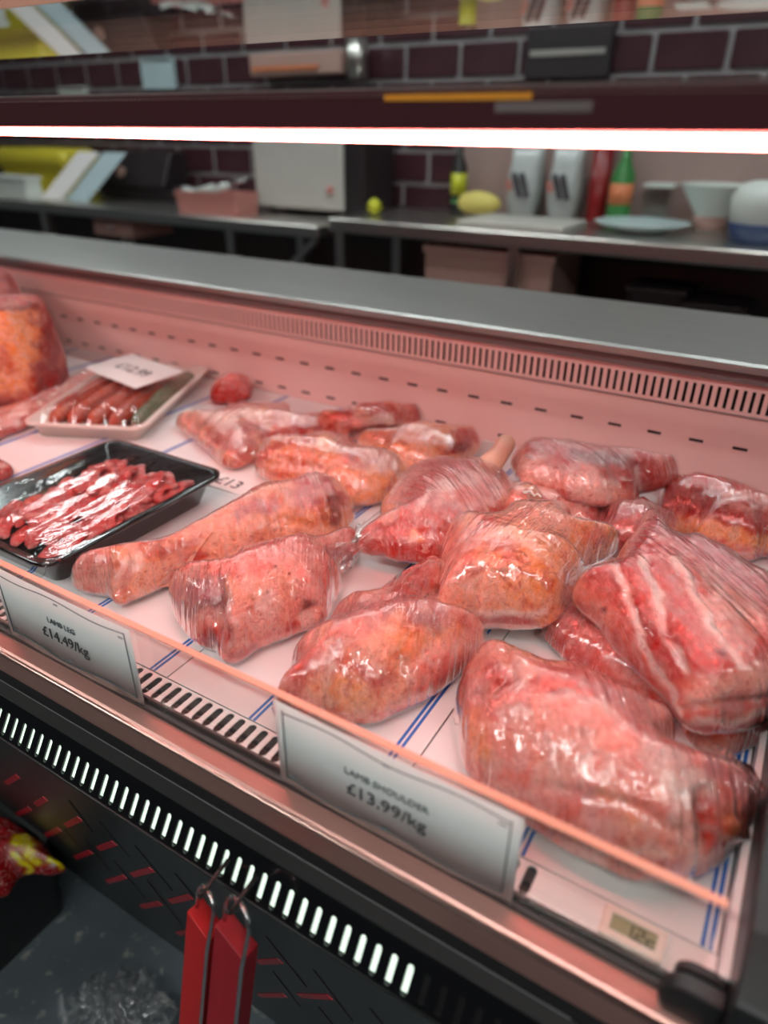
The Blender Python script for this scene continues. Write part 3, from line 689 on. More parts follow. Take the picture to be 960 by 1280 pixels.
meat('lamb_joint', [(85, 722), (112, 712), (150, 704), (190, 690), (230, 668), (270, 645), (310, 622), (345, 605), (382, 597), (410, 602), (432, 617), (444, 640), (441, 660), (415, 672), (370, 684), (325, 700), (280, 712), (240, 721), (205, 727), (178, 738), (160, 750), (144, 756), (122, 748), (98, 738)], .0, .066, .014,
     'long lamb leg with a thin shank lying beside the black tray', pal='pink', seed=13, nth=280,
     strokes=[(ORANGE, [(330, 650), (400, 650), (430, 655)], 16, .8), (MAUVE, [(372, 620), (385, 618)], 13, .8), (MAUVE, [(300, 640), (340, 628)], 10, .8), (RED, [(370, 600), (410, 605), (435, 625)], 8, .9), (DARK, [(412, 640), (422, 648), (416, 625)], 9, .85), (RED, [(232, 702), (252, 690)], 10, .9), (DARK, [(218, 712), (240, 712)], 4, .7), (RED, [(200, 695), (250, 672)], 6, .6), (FAT, [(265, 680), (330, 660)], 14, .6), (PALE, [(100, 728), (150, 718)], 16, .7), ('groove', [(330, 625), (345, 650), (400, 660)], 8, .004), ('groove', [(165, 705), (160, 735)], 6, .004), ('ridge', [(150, 745), (152, 752)], 8, .006)], wrapdir=.9)
r = meat('lamb_joint', [(211, 745), (225, 722), (255, 706), (300, 692), (350, 680), (400, 670), (432, 670), (450, 674), (452, 692), (440, 710), (428, 732), (418, 756), (402, 780), (370, 792), (332, 806), (302, 826), (284, 824), (268, 812), (250, 806), (232, 790), (216, 770)], .0, .075, .015,
     'pale lamb leg with its bloody cut end in bunched film facing the glass', pal='pale', seed=14, nth=260,
     strokes=[(MAUVE, [(222, 745), (245, 735), (275, 740)], 20, .85), (DARK, [(232, 765), (275, 745)], 8, .6), (RED, [(255, 795), (275, 800), (280, 788)], 9, 1), (DARK, [(262, 800), (272, 806)], 5, .9), (RED, [(292, 820), (320, 812)], 6, .9), (DARK, [(383, 755), (387, 758)], 8, .9), (RED, [(358, 782), (366, 778)], 6, .9), (RED, [(310, 760), (318, 765)], 4, .8), (PINK, [(300, 710), (400, 690)], 18, .5), (FAT, [(290, 740), (360, 720)], 18, .6), (PALE, [(310, 780), (350, 760)], 18, .8), (MAUVE, [(425, 690), (440, 690)], 10, .7), (DARK, [(300, 720)], 2, .8), (DARK, [(345, 708)], 2, .8), (DARK, [(362, 716)], 2, .8), (DARK, [(332, 742)], 2, .7),
              ('groove', [(275, 725), (270, 775), (285, 800)], 7, .006), ('groove', [(372, 770), (400, 760)], 8, .004)], wrapdir=.6)
tuft(r, [(425, 695, .055, .016), (437, 688, .05, .010), (445, 684, .046, .007), (452, 676, .046, .010), (458, 668, .046, .017)], .01)
meat('lamb_shoulder', [(341, 892), (346, 868), (362, 832), (386, 798), (412, 768), (434, 750), (470, 735), (495, 716), (522, 703), (548, 701), (565, 725), (580, 760), (600, 785), (612, 797), (604, 818), (580, 842), (545, 866), (500, 890), (455, 906), (405, 900), (365, 905)], .0, .075, .014,
     'pink lamb shoulder in tight shiny film behind the shoulder price card', pal='pink', seed=15, nth=260,
     strokes=[(MAUVE, [(430, 770), (500, 755), (545, 765)], 20, .6), (RED, [(500, 722), (540, 715)], 18, .8), (RED, [(380, 820), (360, 880)], 14, .7), (RED, [(450, 840), (480, 850)], 14, .8), (ORANGE, [(470, 800), (520, 805), (570, 800)], 14, .8), (ORANGE, [(400, 860), (440, 870)], 18, .6), (PALE, [(540, 815), (595, 800)], 13, .8), (DARK, [(530, 770), (545, 785)], 10, .4), (PALE, [(440, 790), (470, 830)], 14, .5), ('groove', [(420, 765), (480, 745), (545, 735)], 9, .006), ('groove', [(540, 800), (500, 840), (480, 870)], 8, .003)], wrapdir=.35)
r = meat('lamb_shoulder', [(546, 762), (549, 722), (551, 690), (560, 664), (588, 645), (630, 632), (680, 627), (716, 637), (746, 656), (778, 680), (756, 700), (732, 720), (714, 748), (696, 772), (672, 785), (620, 785), (575, 781), (549, 776)], .026, .072, .022,
     'smooth pale orange lamb shoulder with a flat cut edge, on top of the pile', pal='orange', seed=16, Dk=.62, tilt=(0, -.10), lump=.0025,
     strokes=[(PINK, [(570, 690), (600, 660)], 16, .6), (RED, [(585, 705), (590, 690)], 9, .5), (RED, [(597, 715)], 8, .6), (BROWN, [(600, 690), (625, 684), (655, 692), (662, 706), (640, 715), (615, 712)], 2.0, .55), (MAUVE, [(572, 773), (620, 777), (668, 777)], 7, .8), (RED, [(600, 778), (660, 778)], 4, .6), (WHITE, [(552, 768), (575, 765), (620, 768), (680, 765)], 4, .75), (PALE, [(560, 740), (600, 750)], 22, .6), (WHITE, [(556, 781), (672, 785)], 2.5, .7), (PALE, [(640, 640), (700, 650)], 16, .5)], wrapdir=1.5, fmat='cling_cross')
meat('lamb_piece', [(630, 630), (640, 613), (655, 607), (672, 613), (678, 632), (660, 645), (640, 645)], .05, .03, .01, 'pink lamb shank end with white string behind the smooth pale shoulder', pal='pink', seed=17, nth=90, nr=20, nb=8, lump=.002)
kp = [onz((x, y), DZ+.085) for x, y in ((648, 612), (655, 616), (663, 614), (668, 620), (672, 617), (676, 621))]
so_ = [o for o in bpy.data.objects if o.get('label') == 'pink lamb shank end with white string behind the smooth pale shoulder'][0]
MB().tube(kp, .0016, 7).build('string', 'string', so_, True)
meat('lamb_rib', [(714, 736), (738, 714), (768, 692), (790, 668), (803, 640), (812, 637), (835, 652), (872, 671), (915, 692), (958, 718), (982, 752), (988, 820), (976, 872), (950, 902), (920, 912), (872, 914), (850, 900), (828, 872), (798, 842), (766, 808), (736, 776), (718, 756)], .05, .06, .022,
     'large red lamb rib cut with white bone lines in glossy film, lying on the pile', pal='red', seed=18, nth=280, nr=56, Dk=.42, tilt=(.05, -.22), lump=.003,
     strokes=[(PINK, [(740, 745), (790, 780), (850, 870)], 18, .7), (RED, [(770, 720), (800, 690), (820, 760), (850, 840)], 22, .85), (RED, [(795, 760), (830, 800)], 16, .9), (WHITE, [(805, 700), (822, 740), (832, 790), (860, 840)], 6, .85), (WHITE, [(765, 700), (790, 760), (800, 800), (830, 850), (850, 895)], 5, .75), (WHITE, [(842, 700), (868, 745), (900, 800), (950, 850)], 6, .8), (BROWN, [(885, 720), (925, 760), (930, 790)], 16, .7), (RED, [(850, 790), (890, 830)], 18, .9), (PALE, [(870, 870), (930, 850), (960, 840)], 18, .85), (PALE, [(720, 735), (760, 770)], 9, .6), (DARK, [(755, 762)], 3, .9), (DARK, [(897, 817), (903, 820)], 4, .9), (WHITE, [(860, 905), (920, 900), (960, 890)], 5, .6), (MAUVE, [(830, 655), (900, 700), (955, 740)], 16, .75), (MAUVE, [(800, 650), (790, 680)], 8, .6), (RED, [(860, 892), (960, 880)], 4, .6), (PALE, [(880, 760), (900, 740)], 7, .6),
              ('groove', [(815, 705), (838, 790), (858, 840)], 6, .004), ('groove', [(775, 700), (800, 790), (840, 870)], 6, .003), ('ridge', [(842, 700), (868, 745), (900, 800)], 7, .003), ('groove', [(855, 885), (960, 872)], 6, .004)], wrapdir=.9)
r = meat('lamb_shoulder', [(567, 890), (575, 860), (588, 828), (602, 815), (640, 811), (690, 816), (740, 836), (785, 862), (830, 896), (862, 926), (892, 950), (925, 968), (946, 998), (944, 1032), (925, 1056), (905, 1078), (880, 1096), (842, 1109), (790, 1104), (740, 1080), (690, 1050), (640, 1016), (602, 986), (577, 958), (568, 922)], .0, .085, .016,
     'biggest pale pink lamb shoulder in crinkled film beside the panel thermometer', pal='pale', seed=19, nth=320, nr=60,
     strokes=[(RED, [(600, 830), (625, 850)], 14, .75), (MAUVE, [(590, 870), (620, 890), (650, 870)], 20, .55), (PINK, [(600, 930), (640, 970), (700, 1020)], 26, .5), (RED, [(680, 845), (730, 860)], 14, .6), (DARK, [(690, 862), (710, 865)], 4, .6), (DARK, [(727, 913), (731, 916)], 4, .9), (DARK, [(735, 944), (737, 940)], 4, .9), (MAUVE, [(705, 985), (745, 995)], 13, .6), (MAUVE, [(760, 865), (800, 890), (815, 930)], 18, .55), (PALE, [(660, 900), (720, 930), (700, 960)], 34, .7), (PINK, [(750, 1010), (830, 1010)], 12, .7), (WHITE, [(820, 940), (860, 980)], 20, .45), (RED, [(888, 1005), (895, 1040), (900, 1060)], 9, .75), (BROWN, [(915, 1025), (925, 1040)], 13, .9), (DARK, [(912, 1055), (920, 1048)], 5, .8), (MAUVE, [(895, 960), (930, 985)], 12, .6), (PALE, [(780, 1060), (860, 1070)], 10, .6), (RED, [(790, 1085), (850, 1080)], 8, .7), (ORANGE, [(590, 900), (600, 940)], 14, .6), (ORANGE, [(760, 990), (790, 1020)], 16, .4),
              ('groove', [(635, 815), (640, 850), (600, 870)], 8, .007), ('groove', [(690, 862), (740, 870)], 8, .003), ('groove', [(880, 990), (890, 1050)], 9, .006), ('groove', [(690, 985), (790, 1005), (860, 1040)], 8, .003), ('ridge', [(915, 1030), (925, 1042)], 10, .006)], wrapdir=.5)
tuft(r, [(888, 960, .060, .016), (905, 972, .052, .017), (925, 985, .045, .016), (940, 1000, .04, .013)], .01)

# ================================================================== LEFT OF THE DECK
meat('beef_joint', [(-52, 392), (-20, 380), (20, 377), (48, 381), (57, 405), (67, 436), (84, 458), (82, 478), (50, 492), (0, 498), (-52, 500)], .0, .175, .04, 'tall beef joint with an orange fat face and dark red side', 'meat', pal='beef', seed=21, Dk=.30, film=None, lump=.004,
     strokes=[(ORANGE, [(-60, 400), (30, 400), (30, 440), (10, 480), (-50, 470)], 17, 1), (ORANGE, [(-30, 430), (20, 425)], 22, 1), (DARK, [(58, 415), (62, 470), (75, 480)], 11, .6), (RED, [(5, 440), (15, 465)], 5, .5), (DARK, [(-50, 385), (45, 384)], 4, .7)])
meat('beef_cut', [(-60, 560), (-40, 525), (0, 512), (40, 494), (80, 474), (118, 458), (135, 462), (120, 482), (80, 505), (45, 528), (0, 550)], .0, .028, .008, 'flat bright pink cut of meat between the beef joint and white packed tray', 'meat', pal='red', seed=22, lump=.003,
     strokes=[(PALE, [(0, 530), (60, 495), (110, 468)], 6, .7)])
meat('beef_cut', [(-60, 590), (-20, 572), (5, 576), (18, 590), (5, 602), (-40, 612)], .0, .03, .008, 'dark red chunk of meat behind the black tray', 'meat', pal='beef', seed=23, film=None, nth=90, nr=20, wet=True)

def tray(name, x0, x1, y0, y1, h, m, label, taper=.018, rim=.009, rot=0., cen=None, wall=.0012):
    cx, cy = (x0+x1)/2, (y0+y1)/2
    e = empty(name, (cx, cy, DZ), label, 'tray')
    ca, sa = math.cos(rot), math.sin(rot)
    def L(ins, z, r): return [((x-cx)*ca-(y-cy)*sa+cx, (x-cx)*sa+(y-cy)*ca+cy, DZ+z) for x, y in rrect(x0+ins, x1-ins, y0+ins, y1-ins, max(r, .004), 6)]
    mb = MB()
    loop_mesh(mb, [L(rim+taper, .0005, .014), L(rim, h, .02), L(0, h, .026), L(0, h-.004, .026), L(-.0008, h-.004, .026), L(-.0008, h+.0012, .026), L(rim+wall, h+.0012, .02), L(rim+taper+wall, .0025, .014)], True, True)
    mb.build('tray_body', m, e, True, 0)
    return e, L
t1, L1 = tray('meat_tray', -.937, -.690, .383, .692, .046, 'tray_black', 'black plastic tray of sliced beef under clear film')
# film lid of the black tray: gently wavy sheet
def lid(e, f, nx, ny, name='film_lid', m='lid_film'):
    V = []; W = []
    for j in range(ny+1):
        for i in range(nx+1):
            p = f(i/nx, j/ny); V.append((p[0], p[1], p[2]+ZC)); W.append((p[0]*10, p[1]*10, 0))
    F = [(j*(nx+1)+i, j*(nx+1)+i+1, (j+1)*(nx+1)+i+1, (j+1)*(nx+1)+i) for j in range(ny) for i in range(nx)]
    me = bpy.data.meshes.new(name); me.from_pydata(V, [], F); me.polygons.foreach_set('use_smooth', [True]*len(F))
    wa = me.attributes.new('wrap', 'FLOAT_VECTOR', 'POINT'); wa.data.foreach_set('vector', np.array(W).ravel())
    o = link_obj(name, me, m, e); o['label'] = 'clear film stretched across the tray'; return o
def f1(u, v):
    x = -.936+.245*u; y = .384+.307*v; p = np.array([[x*1., y, 0]])
    s = min(u, 1-u, v, 1-v); k = min(1, s*6)
    return (x, y, DZ+.0478+k*(.010*(fbm(p, 9, 2)[0]-.55)-.002*math.sin(u*40+v*9)*k*.3))
lid(t1, f1, 60, 60)
# sliced strips: six shapes, many copies
def strip_mesh(k):
    rs = np.random.RandomState(40+k); n = 18; m = 10; L = rs.uniform(.075, .115); w0 = rs.uniform(.013, .020); th = rs.uniform(.004, .0065)
    V = []; bend = rs.uniform(-.5, .5); arch = rs.uniform(.004, .012)
    for i in range(n):
        t = i/(n-1)-.5; c = np.array([t*L, bend*L*t*t+.003*math.sin(t*9+k), arch*(1-4*t*t)+.0015*math.sin(t*17+k)]); tp = (1-abs(2*t)**4)**.5
        for j in range(m):
            a = 2*math.pi*j/m; V.append(c+np.array([0, w0*tp*math.cos(a), th*tp*math.sin(a)+.002*math.cos(2*a+t*6)]))
    V = np.array(V); F = [(i*m+j, i*m+(j+1) % m, (i+1)*m+(j+1) % m, (i+1)*m+j) for i in range(n-1) for j in range(m)]+[tuple(range(m))[::-1], tuple(range((n-1)*m, n*m))]
    me = bpy.data.meshes.new('beef_strip'); me.from_pydata(V.tolist(), [], F); me.polygons.foreach_set('use_smooth', [True]*len(F))
    c = np.array([.52, .09, .085])*(rs.uniform(.8, 1.15)); mk = np.clip((fbm(V+k, 60, 3)-.52)*6, 0, 1)[:, None]*.7; C = c*(1-mk)+np.array([.72, .33, .30])*mk
    at = me.color_attributes.new('flesh', 'FLOAT_COLOR', 'POINT'); at.data.foreach_set('color', np.hstack([C, np.ones((len(C), 1))]).ravel())
    me.materials.append(MATS['meat_wet']); return me
sms = [strip_mesh(k) for k in range(8)]
rs = np.random.RandomState(5)
for j in range(9):
    for i in range(9):
        o = bpy.data.objects.new('beef_strip', sms[rs.randint(8)]); COL.objects.link(o)
        x = -.90+.0255*i*.96+rs.uniform(-.006, .006); y = .445+.0245*j+rs.uniform(-.008, .008)
        x = min(max(x, -.885), -.742); y = min(y, .640)
        hump = .010*math.exp(-((x+.80)/.06)**2-((y-.60)/.07)**2)
        o.location = (x, y, DZ+.016+.009*rs.rand()+hump+ZC+.004*(j % 2)); o.rotation_euler = (rs.uniform(-.5, .5), rs.uniform(-.25, .25), math.radians(115)+rs.uniform(-.6, .6))
        s = rs.uniform(.75, 1.0); o.scale = (s*.75, s, s)
        tag(o, 'thin sliced strip of raw red beef in the black tray', 'meat strip', 'beef strips in the black tray')

# white packed tray with price card behind the black one
rot2 = math.radians(25)
t2, L2 = tray('packed_tray', -1.262, -1.032, .705, 1.085, .030, 'tray_white', 'white tray of red meat rolls under shiny film with a price card on top', taper=.010, rim=.008, rot=rot2)
ca, sa = math.cos(rot2), math.sin(rot2); c2x, c2y = (-1.262-1.032)/2, (.705+1.085)/2
def R2(x, y, z): return np.array([x*ca-y*sa+c2x, x*sa+y*ca+c2y, DZ+z])
def f2(u, v):
    x = -.108+.216*u; y = -.185+.37*v; s = min(u, 1-u, v, 1-v); k = min(1, s*7)
    q = R2(x, y, .0318+k*(.016+.005*math.sin(u*22+1.5*math.sin(v*5)))+.0)
    return q
lid(t2, f2, 60, 60)
for i in range(5):
    xx = -.080+.040*i; mb = MB(); P = []; rr = []
    for q in np.linspace(-1, 1, 15):
        P.append(R2(xx+.003*math.sin(q*4+i), .155*q, .022)); rr.append(.0175*math.sqrt(max(.04, 1-abs(q)**6))*(1+.05*math.sin(q*9+i*2)))
    mb.tube(P, rr, 14)
    o = mb.build('meat_roll', 'meat_wet', None, True); me = o.data
    C = np.tile([.50, .10, .06, 1.], (len(me.vertices), 1)) if i < 4 else np.tile([.10, .16, .09, 1.], (len(me.vertices), 1))
    at = me.color_attributes.new('flesh', 'FLOAT_COLOR', 'POINT'); at.data.foreach_set('color', C.ravel())
    if i < 4: tag(o, 'red minced meat roll in the white packed tray', 'meat roll', 'meat rolls in the white tray')
    else: o.name = 'green_reflection_roll'; tag(o, 'dark green roll standing in for a green film reflection in the white packed tray', 'reflection')  # this roll's green copies the greenish reflection of the film
cc = R2(-.005, .06, .057); cu_, cv = np.array([.985, -.17, 0.]), np.array([.17, .985, .0]); cv = np.array([.155, .90, .06]); cn = np.cross(cu_, cv); cn /= np.linalg.norm(cn)
pc = empty('price_card', cc, 'small white price card lying on the white packed tray', 'card')
MB().obox(cc, cu_, cv, cn, .098, .062, .0006).build('card', 'card_white', pc)
text_part('£12.99', .040, cc+cn*.0009-cv*.014, cu_, cv/np.linalg.norm(cv), 'ink', pc)
# white card with a price on the deck
kc = onz((287, 604), DZ)
fc = empty('price_card', (kc[0], kc[1], DZ), 'flat white deck card printed 13 by the black tray corner', 'card')
MB().obox((kc[0]-.005, kc[1]+.035, DZ+.0009), (1, 0, 0), (0, 1, 0), (0, 0, 1), .085, .06, .0005).build('card', 'card_white', fc)
text_part('£13', .034, (kc[0], kc[1]-.012, DZ+.0017), (1, 0, 0), (0, 1, 0), 'ink', fc)
# grey tray corner at far left
tray('meat_tray', -1.62, -1.400, .60, .735, .03, 'tray_grey', 'small grey tray in front of the beef joint', taper=.01, rim=.006)

# ================================================================== HANGING RED SLABS, FLOOR THINGS
def red_slab(pTL, pTR, xl, xr, m, label, y):
    a = ony(pTL, y); b_ = ony(pTR, y)
    d = np.array([0, -.25, -.968]); nn = np.array([0, -.968, .25])
    x0, x1 = a[0], b_[0]; zt = max(a[2], b_[2]); c = np.array([(x0+x1)/2, y, zt])
    e = empty('hanging_slab', c, label, 'hanger', 'red slabs hanging on wire loops')
    w_ = (x1-x0)/2
    mb = MB(); V = []
    for s_ in (0.0, .34):
        for i, k in ((-w_, -.010), (w_, -.010), (w_, .010), (-w_, .010)):
            drop = .016 if (s_ == 0 and i > 0) else 0.
            V.append(c+np.array([i, 0, 0])-nn*k*-1*0+nn*(-k)+d*(s_+drop))
    mb.add(V, [(0, 1, 2, 3), (7, 6, 5, 4), (0, 4, 5, 1), (1, 5, 6, 2), (2, 6, 7, 3), (3, 7, 4, 0)]).build('slab', m, e, bevel=.0012)
    # wire loop: short leg into the top, long leg down the front right edge
    P = []; cw = c+np.array([0, 0, 0]); r_ = w_*.98
    P.append(cw+np.array([-r_+.002, 0, 0])+d*.012); P.append(cw+np.array([-r_+.002, 0, 0])-d*.012)
    for t in np.linspace(math.pi, 0, 13): P.append(cw+np.array([.002+r_*math.cos(t), 0, 0])-d*(.014+r_*math.sin(t)*1.1)+nn*.009*(1+math.cos(t))/2)
    P.append(cw+np.array([r_+.002, 0, 0])+nn*.0135+d*.02); P.append(cw+np.array([r_+.002, 0, 0])+nn*.0135+d*.33)
    MB().tube(P, .0019, 9).build('wire_loop', 'chrome', e, True)
    return e
red_slab((246, 1141), (273, 1150), 0, 0, 'red_plastic', 'smooth bright red slab hanging from a wire loop on the counter front', .238)
red_slab((281, 1162), (316, 1172), 0, 0, 'red_wood', 'duller grained red slab hanging from a wire loop on the counter front', .238)
for i, (px_, py_) in enumerate(((262, 1106), (297, 1128))):
    q = ony((px_, py_), .238); MB().tube([(q[0], .262, q[2]+.004), (q[0], .240, q[2]+.001), (q[0], .229, q[2]-.002), (q[0], .226, q[2]+.004)], .002, 8).build('hook', 'black_satin', K, True)

# packet on the floor by the counter foot
ct = empty('black_crate', (-1.12, .27, -1.25), 'low black crate on the floor against the counter foot', 'crate')
mb = MB(); loop_mesh(mb, [[(x, y, -1.25) for x, y in rrect(-1.31, -.885, .15, .365, .015)], [(x, y, -1.06) for x, y in rrect(-1.32, -.875, .14, .375, .018)], [(x, y, -1.06) for x, y in rrect(-1.31, -.885, .15, .365, .014)], [(x, y, -1.065) for x, y in rrect(-1.305, -.89, .155, .36, .014)]]); mb.build('crate_body', 'black_satin', ct)
MB().box(-1.325, -.87, .135, .141, -1.075, -1.058).build('crate_rim', 'black_satin', ct)
cr = meat('snack_packet', [(-70, 1010), (-20, 1008), (20, 1026), (50, 1050), (80, 1076), (86, 1088), (70, 1099), (46, 1099), (26, 1100), (5, 1120), (-30, 1130), (-70, 1120)], .0, .05, .015, 'crumpled red packet with yellow shapes on the black crate by the counter foot', 'packet', pal='beef', seed=31, film=None, lump=.006, base=-1.064, wet=True,
     strokes=[((.20, .004, .006), [(-60, 1030), (60, 1080)], 90, 1), ((.50, .42, .01), [(25, 1052), (36, 1052), (38, 1062)], 7, 1), ((.50, .42, .01), [(32, 1066), (45, 1078)], 5, 1), ((.50, .42, .01), [(18, 1068), (32, 1082), (36, 1092)], 4, 1), ((.52, .46, .01), [(62, 1075), (78, 1081)], 6, 1), ((.35, .30, .32), [(66, 1085)], 4, .8)])
# crumpled clear bag on the floor
def clear_bag():
    c = onz((150, 1300), -1.245); e = empty('plastic_bag', (c[0], c[1], -1.25), 'crumpled clear plastic bag on the grey floor', 'bag')
    rs = np.random.RandomState(9)
    n, m = 40, 18; V = []; W = []
    for j in range(m+1):
        t = j/m
        for i in range(n):
            a = 2*math.pi*i/n; q = np.array([[math.cos(a)*2, math.sin(a)*2, t*3]])
            r_ = .065*(math.sin(math.pi*min(1, t*.9+.06)))*(1+1.5*(fbm(q, 1.6, 3)[0]-.5)+.25*(i % 2)*t)
            V.append((c[0]+r_*math.cos(a), c[1]+r_*math.sin(a), -1.249+.12*t*(1+.9*(fbm(q+5, 2.2, 2)[0]-.5))+ZC)); W.append((i*.15, t*1.5, 0))
    F = [(j*n+i, j*n+(i+1) % n, (j+1)*n+(i+1) % n, (j+1)*n+i) for j in range(m) for i in range(n)]
    me = bpy.data.meshes.new('bag_sheet'); me.from_pydata(V, [], F)
    wa = me.attributes.new('wrap', 'FLOAT_VECTOR', 'POINT'); wa.data.foreach_set('vector', np.array(W, float).ravel())
    link_obj('bag_sheet', me, 'bag_film', e)
clear_bag()

# ================================================================== BACK WORK COUNTERS
TL, TR = -.33, -.30
def work_table(x0, x1, y0, y1, zt, th, label, legs, shelf=True):
    e = empty('work_table', ((x0+x1)/2, (y0+y1)/2, -1.25), label, 'table')
    MB().box(x0, x1, y0, y1, zt-th, zt).build('table_top', 'steel', e, bevel=.006)
    for x in legs:
        for y in (y0+.04, y1-.08): MB().box(x-.02, x+.02, y-.02, y+.02, -1.25, zt-th).build('leg', 'steel', e)
    if shelf: MB().box(x0+.03, x1-.03, y0+.05, y1-.03, zt-.56, zt-.53).build('lower_shelf', 'steel', e)
    return e
w1 = work_table(-5.6, -1.72, 2.36, 2.97, TL, .045, 'long low steel work table along the tiled wall', (-4.9, -3.45, -2.2), True)
MB().obox((-1.86, 2.42, TL-.13), (.77, 0, .64), (0, 1, 0), (-.64, 0, .77), .12, .012, .012).build('brace', 'steel', w1)
w2 = work_table(-1.70, 1.6, 2.40, 2.97, TR, .05, 'higher steel work table in front of the beige splashback', (-1.66, -.93, .9), True)
MB().box(-5.2, 2.5, 2.965, 2.985, -1.25, TL-.06).build('under_panel', 'shelf_dark', w1)
# splashback panel standing on the higher table
s_ = MB().box(-1.42, 1.5, 2.955, 2.975, TR, .075).build('splashback', 'wall_beige', None); tag(s_, 'beige splashback panel standing at the wall behind the higher work table', 'panel')
# cabinet under the higher table
a, c = ony((528, 310), 2.44), ony((690, 310), 2.44)
cb = empty('storage_carton', ((a[0]+c[0])/2, 2.6, -.86), 'pinkish storage box on the shelf under the higher work table', 'box')
MB().box(a[0], c[0], 2.47, 2.80, -.83, -.40).build('box_body', 'carton', cb); MB().box(a[0]-.008, c[0]+.008, 2.46, 2.81, -.40, -.375).build('box_lid', 'carton', cb)
for px_, m, hh, nm, lb in ((748, 'lime', .30, 'squeeze_bottle', 'yellowish bottle on the shelf under the higher table'), (722, 'bottle_green', .22, 'squeeze_bottle', 'green bottle on the shelf under the higher table'), (830, 'dark_machine', .36, 'storage_tub', 'black tub on the shelf under the higher table'), (905, 'dark_machine', .33, 'storage_tub', 'second black tub on the shelf under the higher table')):
    q = ony((px_, 350), 2.62); e = empty(nm, (q[0], 2.62, -.83), lb, nm.split('_')[1])
    if nm == 'storage_tub':
        b4 = MB(); loop_mesh(b4, [[(x, y, -.83) for x, y in rrect(q[0]-.085, q[0]+.085, 2.53, 2.71, .03)], [(x, y, -.83+hh) for x, y in rrect(q[0]-.095, q[0]+.095, 2.51, 2.73, .03)]]); b4.build('tub_body', m, e)
        MB().box(q[0]-.10, q[0]+.10, 2.505, 2.735, -.83+hh, -.815+hh).build('tub_lid', m, e, bevel=.005)
    else:
        MB().lathe([(.035, 0), (.037, .02), (.037, hh*.6), (.015, hh*.8), (.014, hh*.9)], (q[0], 2.62, -.83), 18).build('bottle_body', m, e, True)
        MB().lathe([(.016, hh*.9), (.016, hh)], (q[0], 2.62, -.83), 14).build('cap', 'bottle_dark', e)
# pinkish bracket box under the low table
a, c = ony((118, 285), 2.44), ony((165, 285), 2.44)
e = empty('drawer_box', ((a[0]+c[0])/2, 2.55, TL-.045-.1), 'small pinkish drawer box hung under the low work table', 'drawer')
MB().box(a[0], c[0], 2.44, 2.70, TL-.135, TL-.0455).build('box_body', 'carton', e); MB().lathe([(.012, 0), (.016, .01), (.012, .02)], ((a[0]+c[0])/2, 2.43, TL-.10), 12).build('knob', 'steel', e)

def bx(px0, py0, px1, py1, y): a, c = ony((px0, py1), y), ony((px1, py0), y); return a[0], c[0], a[2], c[2]
# yellow container
x0, x1, z0, z1 = bx(10, 186, 84, 243, 2.74)
e = empty('yellow_container', ((x0+x1)/2, 2.82, TL), 'yellow plastic container with a rounded lid on the low work table', 'container')
mb = MB(); loop_mesh(mb, [[(x, y, TL) for x, y in rrect(x0+.05, x1-.02, 2.71, 2.93, .04)], [(x, y, z1-.10) for x, y in rrect(x0+.03, x1, 2.70, 2.94, .05)]]); mb.build('body', 'yellow_plastic', e, bevel=.004)
mb = MB(); loop_mesh(mb, [[(x, y, z1-.10) for x, y in rrect(x0, x1+.01, 2.69, 2.95, .05)], [(x, y, z1-.03) for x, y in rrect(x0, x1+.01, 2.69, 2.95, .05)], [(x, y, z1) for x, y in rrect(x0+.04, x1-.03, 2.71, 2.93, .05)]]); mb.build('lid', 'yellow_plastic', e, True)
# white flat box at far left
x0, x1, z0, z1 = bx(-40, 220, 46, 250, 2.52)
e = empty('white_box', ((x0+x1)/2, 2.52, TL), 'low white plastic box in front of the yellow container', 'box')
MB().box(x0, x1, 2.44, 2.535, TL, z1-.02).build('box_body', 'white_plastic', e, bevel=.006); MB().box(x0-.01, x1+.01, 2.435, 2.54, z1-.02, z1).build('box_lid', 'white_plastic', e, bevel=.006)
# leaning price papers
a, c = ony((70, 238), 2.62), ony((135, 192), 2.62)
for k, (dx, lb, m) in enumerate(((0, 'white paper sheet leaning against the dark scale', 'card_white'), (.20, 'blue grey paper sheet leaning against the dark scale', 'blue_grey_paper'))):
    w0 = .17; P = [(a[0]+dx, 2.52, TL+.001), (a[0]+dx+w0, 2.52, TL+.001), (a[0]+dx+w0+.13, 2.70, c[2]), (a[0]+dx+.13, 2.70, c[2])]
    V = P+[(x, y+.006, z+.002) for x, y, z in P]
    o = MB().add(V, [(0, 1, 2, 3), (7, 6, 5, 4), (0, 4, 5, 1), (1, 5, 6, 2), (2, 6, 7, 3), (3, 7, 4, 0)]).build('paper_sheet', m, None); tag(o, lb, 'paper')
# dark scale / machine
x0, x1, z0, z1 = bx(140, 190, 228, 250, 2.82)
e = empty('weighing_scale', ((x0+x1)/2, 2.82, TL), 'black weighing machine behind the papers on the low work table', 'scale')
MB().box(x0, x1, 2.76, 2.93, TL, TL+.07).build('base', 'dark_machine', e, bevel=.01)
MB().prof([(2.78, TL+.07), (2.72, TL+.07), (2.80, z1), (2.90, z1), (2.90, TL+.07)], x0+.02, x1-.06).build('display_head', 'dark_machine', e, bevel=.008)
q = ony((152, 215), 2.75); MB().lathe([(.001, -.028), (.02, -.02), (.028, 0), (.02, .02), (.001, .028)], (q[0], 2.745, q[2]), 16).build('knob', 'carton', e, True)
